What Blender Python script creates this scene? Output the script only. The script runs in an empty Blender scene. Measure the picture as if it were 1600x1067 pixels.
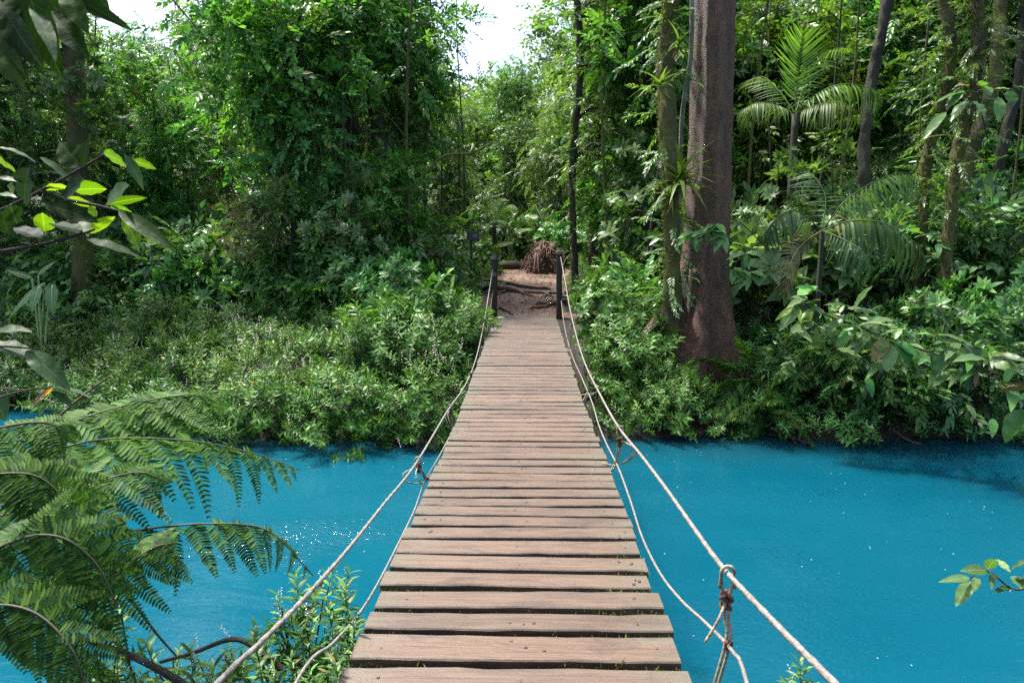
import bpy, math
import numpy as np
from mathutils import Vector, Matrix

rng = np.random.default_rng(11)
scene = bpy.context.scene
col = scene.collection
PI = math.pi

# ------------------------------------------------------------------ camera
F_PX = 1067.0
TILT = math.atan(160.5 / 1067)
YAW = math.radians(1.327)
CAM = np.array([0.043, 0.0, 1.5])
WATER_Z = -1.3
cam_data = bpy.data.cameras.new("camera")
cam = bpy.data.objects.new("camera", cam_data)
col.objects.link(cam)
cam.location = CAM
cam.rotation_euler = (PI / 2 - TILT, 0, YAW)
cam_data.sensor_width = 36
cam_data.lens = 24.0075
cam_data.clip_start = 0.05
cam_data.clip_end = 2000
cam_data.dof.use_dof = True
cam_data.dof.focus_distance = 7.0
cam_data.dof.aperture_fstop = 10.0
scene.camera = cam
RM = np.array(cam.rotation_euler.to_matrix())


def ray(px, py):
    return RM @ np.array([(px - 800) / F_PX, -(py - 533.5) / F_PX, -1.0])


def atY(px, py, Y):
    d = ray(px, py)
    return CAM + d * ((Y - CAM[1]) / d[1])


def atX(px, py, X):
    d = ray(px, py)
    return CAM + d * ((X - CAM[0]) / d[0])


def atZ(px, py, Z):
    d = ray(px, py)
    return CAM + d * ((Z - CAM[2]) / d[2])


# ------------------------------------------------------------------ mesh helpers
def nrm(a):
    a = np.asarray(a, float)
    return a / np.maximum(np.linalg.norm(a, axis=-1, keepdims=True), 1e-9)


class Geo:
    def __init__(self):
        self.v, self.t, self.q, self.tm, self.qm, self.n = [], [], [], [], [], 0

    def add(self, V, Fc, mat=0):
        V = np.asarray(V, float).reshape(-1, 3)
        Fc = np.asarray(Fc, int)
        if len(Fc) == 0:
            return self
        if Fc.shape[1] == 3:
            self.t.append(Fc + self.n); self.tm.append(np.full(len(Fc), mat))
        else:
            self.q.append(Fc + self.n); self.qm.append(np.full(len(Fc), mat))
        self.v.append(V); self.n += len(V)
        return self

    def merge(self, g, M=None, P=None, mat=None):
        V = np.concatenate(g.v) if g.v else np.zeros((0, 3))
        if M is not None:
            V = V @ np.asarray(M).T
        if P is not None:
            V = V + P
        for f, m in zip(g.t, g.tm):
            self.t.append(f + self.n); self.tm.append(m if mat is None else np.full(len(m), mat))
        for f, m in zip(g.q, g.qm):
            self.q.append(f + self.n); self.qm.append(m if mat is None else np.full(len(m), mat))
        self.v.append(V); self.n += len(V)
        return self

    def mesh(self, name, mats, smooth=True):
        me = bpy.data.meshes.new(name)
        V = np.concatenate(self.v).astype(np.float32)
        T = np.concatenate(self.t) if self.t else np.zeros((0, 3), int)
        Q = np.concatenate(self.q) if self.q else np.zeros((0, 4), int)
        tm = np.concatenate(self.tm) if self.tm else np.zeros(0, int)
        qm = np.concatenate(self.qm) if self.qm else np.zeros(0, int)
        me.vertices.add(len(V)); me.vertices.foreach_set("co", V.ravel())
        loops = np.concatenate([T.ravel(), Q.ravel()]).astype(np.int32)
        me.loops.add(len(loops)); me.loops.foreach_set("vertex_index", loops)
        tot = np.concatenate([np.full(len(T), 3), np.full(len(Q), 4)]).astype(np.int32)
        st = np.concatenate([[0], np.cumsum(tot)[:-1]]).astype(np.int32)
        me.polygons.add(len(tot)); me.polygons.foreach_set("loop_start", st); me.polygons.foreach_set("loop_total", tot)
        me.polygons.foreach_set("material_index", np.concatenate([tm, qm]).astype(np.int32))
        me.polygons.foreach_set("use_smooth", np.full(len(tot), smooth))
        for m in (mats if isinstance(mats, (list, tuple)) else [mats]):
            me.materials.append(m)
        me.update(calc_edges=True)
        return me

    def obj(self, name, mats, parent=None, smooth=True):
        o = bpy.data.objects.new(name, self.mesh(name, mats, smooth))
        col.objects.link(o)
        o.parent = parent
        return o


def tag(o, label=None, cat=None, group=None, kind=None):
    if label: o["label"] = label
    if cat: o["category"] = cat
    if group: o["group"] = group
    if kind: o["kind"] = kind
    return o


def empty(name, loc=(0, 0, 0), rz=0, s=1.0):
    o = bpy.data.objects.new(name, None)
    col.objects.link(o)
    o.empty_display_size = 0.2
    o.location = loc; o.rotation_euler = (0, 0, rz); o.scale = (s, s, s)
    return o


def copy_tree(o, parent=None):
    c = o.copy()
    col.objects.link(c)
    c.parent = parent
    for ch in list(o.children):
        copy_tree(ch, c)
    return c


def tube(pts, rad, sides=6, cap=True):
    P = np.asarray(pts, float); n = len(P)
    R = np.broadcast_to(np.asarray(rad, float), (n,))
    Tn = nrm(np.gradient(P, axis=0))
    a = np.array([0, 0, 1.0]) if abs(Tn[0, 2]) < .9 else np.array([1.0, 0, 0])
    u = nrm(np.cross(Tn[0], a)); U = np.zeros((n, 3))
    for i in range(n):
        u = nrm(u - Tn[i] * np.dot(u, Tn[i])); U[i] = u
    W = np.cross(Tn, U)
    an = np.arange(sides) * 2 * PI / sides
    V = (P[:, None] + R[:, None, None] * (np.cos(an)[None, :, None] * U[:, None] + np.sin(an)[None, :, None] * W[:, None])).reshape(-1, 3)
    i = np.arange(n - 1)[:, None] * sides; j = np.arange(sides)[None]; k = (j + 1) % sides
    Q = np.stack([i + j, i + k, i + sides + k, i + sides + j], -1).reshape(-1, 4)
    g = Geo().add(V, Q)
    if cap:
        g.add(np.zeros((0, 3)), np.zeros((0, 3), int))
        c = g.n
        g.v.append(P[[0, -1]]); g.n += 2
        f = [[c, (x + 1) % sides, x] for x in range(sides)] + [[c + 1, (n - 1) * sides + x, (n - 1) * sides + (x + 1) % sides] for x in range(sides)]
        g.t.append(np.array(f)); g.tm.append(np.zeros(len(f), int))
    return g


def smooth_path(pts, n=20):
    """Catmull-Rom through the points."""
    P = np.asarray(pts, float)
    P = np.vstack([2 * P[0] - P[1], P, 2 * P[-1] - P[-2]])
    out = []
    m = len(P) - 3
    for t in np.linspace(0, m - 1e-6, n):
        i = int(t); u = t - i
        a, b, c, d = P[i:i + 4]
        out.append(.5 * ((2 * b) + (-a + c) * u + (2 * a - 5 * b + 4 * c - d) * u * u + (-a + 3 * b - 3 * c + d) * u ** 3))
    return np.array(out)


def frames(d, up):
    y = nrm(d); x = nrm(np.cross(y, up)); z = np.cross(x, y)
    return np.stack([x, y, z], axis=-1)


def inst(g, T, M, P, S, mat=0):
    """copies of template T=(V,F) with frames M (k,3,3), origins P, scales S"""
    V, Fc = T
    k = len(P)
    S = np.broadcast_to(np.asarray(S, float), (k,))
    W = np.einsum('kij,nj->kni', M * S[:, None, None], V) + P[:, None]
    FF = (Fc[None] + (np.arange(k) * len(V))[:, None, None]).reshape(-1, Fc.shape[1])
    g.add(W.reshape(-1, 3), FF, mat)


def cat(*Ts):
    Vs, Fs, n = [], [], 0
    for V, Fc in Ts:
        Vs.append(V); Fs.append(Fc + n); n += len(V)
    return np.concatenate(Vs), np.concatenate(Fs)


def geoT(g):
    """a Geo as an all-triangle template"""
    V = np.concatenate(g.v)
    Fs = list(g.t)
    for q in g.q:
        Fs += [q[:, [0, 1, 2]], q[:, [0, 2, 3]]]
    return V, np.concatenate(Fs)


def rdir(n, r=None):
    return nrm((r or rng).normal(size=(n, 3)))


# ------------------------------------------------------------------ leaves
def leaf(L=1., W=.4, n=2, fold=.22, curl=.15, p=.75, wav=0., tipw=1.0):
    """blade along +Y, width along X, face up +Z; n sections"""
    if n == 1:
        V = np.array([[0, 0, 0], [-W / 2, .42 * L, fold * W / 2], [W / 2, .42 * L, fold * W / 2], [0, L, -curl * L]])
        return V, np.array([[0, 2, 3], [0, 3, 1]])
    V = [[0, 0, 0]]; Fc = []
    for i in range(1, n + 1):
        t = i / (n + 1)
        w = W / 2 * math.sin(PI * t ** p) ** .85
        z = -curl * L * t * t
        a = wav * W * math.sin(i * 2.1); b = wav * W * math.sin(i * 1.7 + 1)
        V += [[-w, t * L, z + fold * w + a], [0, t * L, z], [w, t * L, z + fold * w + b]]
    V.append([0, L, -curl * L])
    e = len(V) - 1
    Fc += [[0, 2, 1], [0, 3, 2]]
    for i in range(n - 1):
        a = 1 + 3 * i; b = a + 3
        Fc += [[a, a + 1, b + 1], [a, b + 1, b], [a + 1, a + 2, b + 2], [a + 1, b + 2, b + 1]]
    a = 1 + 3 * (n - 1)
    Fc += [[a, a + 1, e], [a + 1, a + 2, e]]
    return np.array(V, float), np.array(Fc)


def stick(p0, p1, r=.004):
    p0, p1 = np.array(p0, float), np.array(p1, float)
    d = nrm(p1 - p0); x = nrm(np.cross(d, [.3, .2, .93])); y = np.cross(d, x)
    V = np.array([p0 + r * x, p0 + r * (-.5 * x + .87 * y), p0 + r * (-.5 * x - .87 * y), p1])
    return V, np.array([[0, 1, 3], [1, 2, 3], [2, 0, 3]])


def place1(T, d, up, p, s):
    g = Geo(); inst(g, T, frames(np.array([d], float), np.array([up], float)), np.array([p], float), s)
    return geoT(g)


def twig_alt(r, L=.5, n=10, ll=.12, T=None, ang=55, droop=.25, up=.35):
    """spray with leaves left and right of a bending stem (local +Y)"""
    parts = []
    pos = lambda t: np.array([.04 * L * math.sin(3 * t), L * t, -droop * L * t * t])
    for i in range(4):
        parts.append(stick(pos(i / 4), pos((i + 1.3) / 4), .006 * (1.2 - i / 4) * (L / .5)))
    for i in range(n):
        t = .15 + .85 * (i + r.uniform(-.2, .2)) / (n - 1) if n > 1 else 1
        t = min(t, 1)
        s = 1 if i % 2 else -1
        a = math.radians(ang * (1 - .6 * t) + r.uniform(-14, 14))
        d = [s * math.sin(a), math.cos(a), r.uniform(-.35, .2) - droop * t]
        parts.append(place1(T, d, [r.uniform(-.35, .35), r.uniform(-.3, .3), 1], pos(t), ll * r.uniform(.7, 1.15)))
    return cat(*parts)


def twig_whorl(r, L=.3, n=8, ll=.14, T=None, tilt=.15, tiers=2):
    parts = [stick([0, 0, 0], [0, L, .02 * L], .008 * L / .3)]
    for k in range(tiers):
        m = n - 2 * k
        for i in range(m):
            a = 2 * PI * (i + .5 * k) / m + r.uniform(-.25, .25)
            dz = .25 + .5 * k + r.uniform(-.2, .25)
            d = [math.cos(a), dz + tilt, math.sin(a)]
            up = [-math.cos(a) * .3, 1, -math.sin(a) * .3]
            parts.append(place1(T, d, up, [0, L * (.8 + .2 * k / max(tiers - 1, 1)), 0], ll * r.uniform(.65, 1.1) * (1 - .25 * k)))
    return cat(*parts)


def herb(r, H=.4, n=16, ll=.1, T=None):
    """upright stem along +Y with lance leaves all the way up"""
    parts = []
    bx, bz = r.uniform(-.15, .15, 2)
    pos = lambda t: np.array([bx * H * t * t, H * t, bz * H * t * t])
    for i in range(3):
        parts.append(stick(pos(i / 3), pos((i + 1.2) / 3), .005))
    for i in range(n):
        t = .3 + .7 * i / (n - 1)
        a = i * 2.4 + r.uniform(-.3, .3)
        e = .25 + .9 * t * t + r.uniform(-.25, .2)
        d = [math.cos(a), e, math.sin(a)]
        parts.append(place1(T, d, [-.5 * math.cos(a), 1, -.5 * math.sin(a)], pos(t), ll * r.uniform(.7, 1.15) * (1.1 - .35 * t)))
    return cat(*parts)


def pinnate(r, L=.5, n=9, ll=.16, T=None, droop=.5, ang=62):
    """compound leaf / small frond, local +Y, leaflets in opposite pairs"""
    parts = []
    pos = lambda t: np.array([0, L * (t - .12 * droop * t * t), L * (.1 * t - droop * .6 * t * t)])
    for i in range(4):
        parts.append(stick(pos(i / 4), pos((i + 1.2) / 4), .005 * L / .5))
    for i in range(n):
        t = .18 + .82 * i / (n - 1)
        w = math.sin(PI * (.12 + .8 * t)) ** .7
        for s in (-1, 1):
            a = math.radians(ang * (1 - .45 * t) + r.uniform(-6, 6))
            d = [s * math.sin(a), math.cos(a), -.2 - .5 * droop * t + r.uniform(-.12, .12)]
            parts.append(place1(T, d, [0, .2, 1], pos(t), ll * w * r.uniform(.85, 1.1)))
    return cat(*parts)


def scatter(g, Ts, P, D, up, S, mat=0, r=None):
    r = r or rng
    k = r.integers(0, len(Ts), len(P))
    S = np.broadcast_to(np.asarray(S, float), (len(P),))
    for i, T in enumerate(Ts):
        m = k == i
        if m.any():
            inst(g, T, frames(D[m], up[m]), P[m], S[m], mat)


def jit_up(n, j, r=None):
    return nrm(np.array([0, 0, 1.0]) + j * (r or rng).normal(size=(n, 3)))


# ------------------------------------------------------------------ materials
def new_mat(name):
    m = bpy.data.materials.new(name)
    m.use_nodes = True
    nt = m.node_tree
    nt.nodes.clear()
    return m, nt


class NB:
    def __init__(s, nt):
        s.nt = nt

    def n(s, t, **kw):
        x = s.nt.nodes.new(t)
        for k, v in kw.items():
            if k.startswith('i_'):
                key = k[2:]
                x.inputs[int(key) if key.isdigit() else key.replace('_', ' ')].default_value = v
            else:
                setattr(x, k, v)
        return x

    def l(s, a, b):
        s.nt.links.new(a, b)

    def ramp(s, fac, stops, interp='LINEAR'):
        r = s.nt.nodes.new('ShaderNodeValToRGB')
        r.color_ramp.interpolation = interp
        e = r.color_ramp.elements
        while len(e) < len(stops):
            e.new(.5)
        for el, (p, c) in zip(e, stops):
            el.position = p
            el.color = (*c, 1) if len(c) == 3 else c
        s.l(fac, r.inputs[0])
        return r.outputs[0]

    def mix(s, fac, a, b, mode='MIX'):
        m = s.nt.nodes.new('ShaderNodeMix')
        m.data_type = 'RGBA'; m.blend_type = mode
        for sock, v in ((m.inputs[0], fac), (m.inputs[6], a), (m.inputs[7], b)):
            if hasattr(v, 'links'):
                s.l(v, sock)
            elif isinstance(v, (int, float)):
                sock.default_value = v
            else:
                sock.default_value = (*v, 1)
        return m.outputs[2]

    def math(s, op, a, b=0., clamp=False):
        m = s.nt.nodes.new('ShaderNodeMath'); m.operation = op; m.use_clamp = clamp
        for sock, v in ((m.inputs[0], a), (m.inputs[1], b)):
            if hasattr(v, 'links'):
                s.l(v, sock)
            else:
                sock.default_value = v
        return m.outputs[0]

    def noise(s, vec=None, scale=5., detail=4., rough=.55, dist=0.):
        x = s.n('ShaderNodeTexNoise')
        x.inputs['Scale'].default_value = scale; x.inputs['Detail'].default_value = detail
        x.inputs['Roughness'].default_value = rough; x.inputs['Distortion'].default_value = dist
        if vec is not None:
            s.l(vec, x.inputs['Vector'])
        return x.outputs['Fac']

    def mapping(s, vec, scale=(1, 1, 1), loc=(0, 0, 0)):
        m = s.n('ShaderNodeMapping')
        m.inputs['Scale'].default_value = scale; m.inputs['Location'].default_value = loc
        s.l(vec, m.inputs['Vector'])
        return m.outputs[0]

    def bump(s, h, strength=.5, dist=.01):
        b = s.n('ShaderNodeBump')
        b.inputs['Strength'].default_value = strength; b.inputs['Distance'].default_value = dist
        s.l(h, b.inputs['Height'])
        return b.outputs[0]


def leaf_mat(name, dark, light, trans=.35, rough=.34, tcol=None, dry=0.0, spec=.30, objvar=True, veins=False):
    m, nt = new_mat(name); b = NB(nt)
    geo = b.n('ShaderNodeNewGeometry')
    oi = b.n('ShaderNodeObjectInfo')
    tc = b.n('ShaderNodeTexCoord')
    isl = geo.outputs['Random Per Island']
    c = b.ramp(isl, [(0, [x * .5 for x in dark]), (.35, dark), (.7, [(x + y) / 2 for x, y in zip(dark, light)]), (1, [x * 1.2 for x in light])])
    ns = b.noise(tc.outputs['Object'], 1.1, 3)
    c = b.mix(b.ramp(ns, [(.42, (0, 0, 0)), (.7, (.45, .45, .45))]), c, light)
    if dry > 0:
        w = b.n('ShaderNodeTexWhiteNoise'); w.noise_dimensions = '1D'
        b.l(b.math('MULTIPLY', isl, 517.3), w.inputs['W'])
        c = b.mix(b.math('LESS_THAN', w.outputs['Value'], dry), c, (.20, .14, .05))
    if veins:
        # midrib and side veins, where the blade carries its own coordinates (1 + across, along)
        au, av = b.n('ShaderNodeAttribute'), b.n('ShaderNodeAttribute')
        au.attribute_name = 'blade_u'; av.attribute_name = 'blade_v'
        u = au.outputs['Fac']
        has = b.math('GREATER_THAN', u, .5)
        uu = b.math('SUBTRACT', u, 1.0)
        mid = b.math('LESS_THAN', uu, .055)
        ph = b.math('FRACT', b.math('MULTIPLY', b.math('SUBTRACT', av.outputs['Fac'], b.math('MULTIPLY', uu, .22)), 9.0))
        sid = b.math('LESS_THAN', ph, .10)
        vm = b.math('MULTIPLY', has, b.math('MAXIMUM', mid, b.math('MULTIPLY', sid, .55)))
        c = b.mix(b.math('MULTIPLY', vm, .6), c, [min(1, x * 1.25 + .03) for x in light])
        blot = b.math('MULTIPLY', has, b.ramp(b.noise(tc.outputs['Object'], 26, 4, .7), [(.60, (0, 0, 0)), (.74, (.55, .55, .55))]))
        c = b.mix(blot, c, [dark[0] * 1.6 + .02, dark[1] * .8 + .015, dark[2] * .7])
    if objvar:
        hs = b.n('ShaderNodeHueSaturation')
        b.l(b.math('ADD', b.math('MULTIPLY', oi.outputs['Random'], .035), .482), hs.inputs['Hue'])
        b.l(b.math('ADD', b.math('MULTIPLY', oi.outputs['Random'], .5), .78), hs.inputs['Value'])
        b.l(c, hs.inputs['Color'])
        c = hs.outputs[0]
    p = b.n('ShaderNodeBsdfPrincipled')
    p.inputs['Specular IOR Level'].default_value = spec
    fine = b.noise(tc.outputs['Object'], 45, 3)
    b.l(b.math('ADD', b.math('MULTIPLY', fine, .3), rough - .15), p.inputs['Roughness'])
    c2 = b.mix(.35, c, b.mix(fine, (.6, .6, .6), (1.4, 1.4, 1.4)), 'MULTIPLY') if veins else c
    b.l(c2, p.inputs['Base Color'])
    tr = b.n('ShaderNodeBsdfTranslucent')
    tcx = tcol or (1.6, 1.75, .55)
    b.l(b.mix(1.0, c2, tcx, 'MULTIPLY'), tr.inputs['Color'])
    if veins:
        b.l(b.bump(b.noise(tc.outputs['Object'], 60, 4), .35, .004), p.inputs['Normal'])
    mx = b.n('ShaderNodeMixShader'); mx.inputs[0].default_value = trans
    b.l(p.outputs[0], mx.inputs[1]); b.l(tr.outputs[0], mx.inputs[2])
    o = b.n('ShaderNodeOutputMaterial'); b.l(mx.outputs[0], o.inputs['Surface'])
    return m


def bark_mat(name, dark, light, moss=(.06, .08, .015), moss_amt=.4, scale=6., rough=.8, spots=0.):
    m, nt = new_mat(name); b = NB(nt)
    tc = b.n('ShaderNodeTexCoord'); v = tc.outputs['Object']
    st = b.mapping(v, (1, 1, .25))
    n1 = b.noise(st, scale, 6, .65, .4)
    n2 = b.noise(v, scale * 5, 5, .7)
    n3 = b.noise(v, 1.3, 4, .6)
    c = b.mix(b.ramp(n1, [(.36, (0, 0, 0)), (.64, (1, 1, 1))]), dark, light)
    c = b.mix(b.ramp(n2, [(.44, (0, 0, 0)), (.62, (.85, .85, .85))]), c, [x * .35 for x in dark])
    mf = b.math('MULTIPLY', b.ramp(n3, [(.5 - .3 * moss_amt, (0, 0, 0)), (.75 - .3 * moss_amt, (1, 1, 1))]), min(1, moss_amt * 1.6))
    mc = b.mix(b.noise(v, 40, 3), [x * .5 for x in moss], [x * 1.6 for x in moss])
    c = b.mix(mf, c, mc)
    if spots:
        vo = b.n('ShaderNodeTexVoronoi'); vo.inputs['Scale'].default_value = 42.; b.l(v, vo.inputs['Vector'])
        c = b.mix(b.ramp(vo.outputs['Distance'], [(.16, (spots,) * 3), (.3, (0, 0, 0))]), c, (.42, .34, .29))
    p = b.n('ShaderNodeBsdfPrincipled'); b.l(c, p.inputs['Base Color'])
    p.inputs['Roughness'].default_value = rough
    h = b.math('ADD', n1, b.math('MULTIPLY', n2, .6))
    b.l(b.bump(h, 1.0, .06), p.inputs['Normal'])
    o = b.n('ShaderNodeOutputMaterial'); b.l(p.outputs[0], o.inputs['Surface'])
    return m


M = {}
M['leaf_mid'] = leaf_mat('leaf_mid', (0.039, 0.13, 0.0312), (0.13, 0.2535, 0.0624), trans=0.32, dry=.01)
M['leaf_dark'] = leaf_mat('leaf_dark', (0.0406, 0.1087, 0.0348), (0.1087, 0.2102, 0.058), trans=0.28, rough=.32, dry=.01)
M['leaf_bright'] = leaf_mat('leaf_bright', (0.0552, 0.15, 0.0264), (0.156, 0.282, 0.0504), trans=0.36, dry=.008)
M['leaf_olive'] = leaf_mat('leaf_olive', (0.0572, 0.1274, 0.0442), (0.1495, 0.2275, 0.0858), trans=0.3, dry=.05)
M['leaf_dry'] = leaf_mat('leaf_dry', (.13, .125, .06), (.27, .24, .13), trans=.25, rough=.5, dry=.2)
M['leaf_herb'] = leaf_mat('leaf_herb', (0.0299, 0.1012, 0.0207), (0.138, 0.253, 0.0552), trans=.24, rough=.42, dry=.012, objvar=False, spec=.2)
M['leaf_shrub'] = leaf_mat('leaf_shrub', (0.0374, 0.1232, 0.0286), (0.1265, 0.2475, 0.0572), trans=.22, rough=.34, dry=.012)
M['leaf_pale'] = leaf_mat('leaf_pale', (.07, .14, .045), (.16, .24, .09), trans=.3, rough=.36, objvar=False, veins=True)
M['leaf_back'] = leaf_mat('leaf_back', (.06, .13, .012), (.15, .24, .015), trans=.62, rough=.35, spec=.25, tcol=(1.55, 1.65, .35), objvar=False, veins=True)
M['leaf_shade'] = leaf_mat('leaf_shade', (.010, .032, .007), (.028, .066, .012), trans=.25, rough=.5, spec=.12, objvar=False, veins=True)  # darker copy of the branch leaf, with the shade put into its colour
M['fern'] = leaf_mat('fern', (.024, .076, .012), (.085, .165, .024), trans=.42, rough=.55, spec=.14, objvar=False)
M['fern_dry'] = leaf_mat('fern_dry', (.10, .085, .03), (.19, .16, .06), trans=.3, rough=.5, objvar=False)
M['palm'] = leaf_mat('palm', (.035, .08, .028), (.085, .14, .05), trans=.28, rough=.45, spec=.22, dry=.02)
M['palm_bright'] = leaf_mat('palm_bright', (.055, .12, .022), (.12, .20, .040), trans=.36, rough=.45, spec=.22)
M['far'] = leaf_mat('far', (0.066, 0.132, 0.0385), (0.176, 0.264, 0.066), trans=.35, rough=.45, objvar=False)
M['bark'] = bark_mat('bark', (.035, .027, .022), (.10, .08, .06), moss_amt=.35)
M['bark_moss'] = bark_mat('bark_moss', (.016, .011, .007), (.085, .056, .028), moss=(.095, .098, .016), moss_amt=.6, scale=10)
M['bark_red'] = bark_mat('bark_red', (.052, .019, .007), (.19, .078, .036), moss_amt=.22, scale=11, rough=.55, spots=.45)
M['bark_dark'] = bark_mat('bark_dark', (.018, .015, .013), (.055, .045, .036), moss_amt=.3)
M['branch'] = bark_mat('branch', (.045, .030, .022), (.12, .085, .06), moss_amt=.15, scale=25)


def simple_mat(name, c1, c2, scale=20, rough=.7, bump=.3, metal=0., stretch=(1, 1, 1)):
    m, nt = new_mat(name); b = NB(nt)
    tc = b.n('ShaderNodeTexCoord'); v = b.mapping(tc.outputs['Object'], stretch)
    n = b.noise(v, scale, 5, .65)
    p = b.n('ShaderNodeBsdfPrincipled')
    b.l(b.mix(b.ramp(n, [(.3, (0, 0, 0)), (.7, (1, 1, 1))]), c1, c2), p.inputs['Base Color'])
    p.inputs['Roughness'].default_value = rough; p.inputs['Metallic'].default_value = metal
    b.l(b.bump(n, bump, .01), p.inputs['Normal'])
    o = b.n('ShaderNodeOutputMaterial'); b.l(p.outputs[0], o.inputs['Surface'])
    return m


M['rope'] = simple_mat('rope', (.075, .062, .048), (.235, .22, .198), 55, .75, .6)
M['rope_old'] = simple_mat('rope_old', (.08, .07, .03), (.38, .32, .23), 60, .8, .6)
M['rust'] = simple_mat('rust', (.035, .015, .010), (.13, .05, .03), 70, .8, .8)
M['post'] = simple_mat('post', (.010, .008, .006), (.032, .026, .019), 18, .85, .6, stretch=(1, 1, .2))
M['beam'] = simple_mat('beam', (.02, .016, .011), (.05, .04, .028), 14, .9, .4)
M['nail'] = simple_mat('nail', (.05, .035, .028), (.13, .10, .085), 80, .45, .2, metal=.6)
M['root'] = simple_mat('root', (.035, .022, .015), (.14, .088, .058), 30, .8, .6)
M['root_red'] = simple_mat('root_red', (.045, .022, .014), (.19, .095, .058), 26, .8, .6)
M['flower'] = simple_mat('flower', (.42, .26, .30), (.72, .60, .62), 40, .6, .1)
M['moss'] = leaf_mat('moss', (.05, .07, .012), (.15, .18, .03), trans=.3, rough=.7, objvar=False)
M['litter'] = leaf_mat('litter', (.07, .040, .024), (.22, .14, .085), trans=.1, rough=.7, objvar=False)
M['rachis'] = simple_mat('rachis', (.022, .026, .009), (.055, .058, .02), 30, .6, .2)
M['sign'] = simple_mat('sign', (.008, .009, .012), (.018, .02, .026), 20, .4, .1)
M['midrib'] = simple_mat('midrib', (.16, .24, .07), (.24, .32, .12), 20, .5, .1)
M['orange_leaf'] = leaf_mat('orange_leaf', (.45, .16, .03), (.62, .28, .05), trans=.4, objvar=False)


def wood_mat():
    m, nt = new_mat('weathered_planks'); b = NB(nt)
    geo = b.n('ShaderNodeNewGeometry'); tc = b.n('ShaderNodeTexCoord')
    isl = geo.outputs['Random Per Island']
    off = b.n('ShaderNodeCombineXYZ'); b.l(b.math('MULTIPLY', isl, 37.), off.inputs[0]); b.l(b.math('MULTIPLY', isl, 11.), off.inputs[2])
    va = b.n('ShaderNodeVectorMath'); va.operation = 'ADD'; b.l(tc.outputs['Object'], va.inputs[0]); b.l(off.outputs[0], va.inputs[1])
    v = va.outputs[0]
    g1 = b.noise(b.mapping(v, (2.2, 55, 30)), 1.6, 6, .65, .6)
    g2 = b.noise(b.mapping(v, (1.1, 6, 6)), 1.5, 5, .6, .8)
    g3 = b.noise(b.mapping(v, (9, 30, 30)), 4, 4, .7)
    c = b.ramp(isl, [(0, (.046, .027, .016)), (.25, (.105, .062, .036)), (.5, (.066, .044, .030)), (.75, (.088, .053, .032)), (1, (.130, .084, .053))])
    c = b.mix(b.ramp(g2, [(.35, (0, 0, 0)), (.68, (.75, .75, .75))]), c, (.115, .077, .050))
    c = b.mix(b.ramp(g1, [(.30, (.85, .85, .85)), (.55, (0, 0, 0))]), c, (.035, .021, .015))
    # dark weathered stains and grey lichen bloom, worn into the boards
    c = b.mix(b.ramp(b.noise(b.mapping(v, (1.6, 3.5, 3)), 1.7, 6, .7, 1.2), [(.54, (0, 0, 0)), (.72, (.8, .8, .8))]), c, (.032, .019, .014))
    c = b.mix(b.ramp(g3, [(.60, (0, 0, 0)), (.78, (.4, .4, .4))]), c, (.17, .14, .115))
    # green-grey algae towards both plank ends
    sx = b.n('ShaderNodeSeparateXYZ'); b.l(tc.outputs['Object'], sx.inputs[0])
    e = b.math('ABSOLUTE', sx.outputs[0])
    e = b.ramp(b.math('ADD', e, b.math('MULTIPLY', b.math('SUBTRACT', g2, .5), .5)), [(.40, (0, 0, 0)), (.66, (.8, .8, .8))])
    c = b.mix(e, c, b.mix(g3, (.045, .045, .024), (.12, .105, .078)))
    at = b.n('ShaderNodeAttribute'); at.attribute_name = 'across'
    ed = b.math('ABSOLUTE', b.math('SUBTRACT', at.outputs['Fac'], .5))
    ed = b.math('ADD', ed, b.math('MULTIPLY', b.math('SUBTRACT', b.noise(b.mapping(v, (4, 14, 10)), 1.6, 5, .7, .6), .5), .55))
    c = b.mix(b.ramp(ed, [(.43, (0, 0, 0)), (.60, (.75, .75, .75))]), c, (.034, .024, .016))
    p = b.n('ShaderNodeBsdfPrincipled'); b.l(c, p.inputs['Base Color'])
    b.l(b.math('ADD', b.math('MULTIPLY', g2, .35), .36), p.inputs['Roughness'])
    p.inputs['Specular IOR Level'].default_value = .5
    b.l(b.bump(b.math('ADD', g1, b.math('MULTIPLY', g3, .5)), .45, .006), p.inputs['Normal'])
    o = b.n('ShaderNodeOutputMaterial'); b.l(p.outputs[0], o.inputs['Surface'])
    return m


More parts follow.
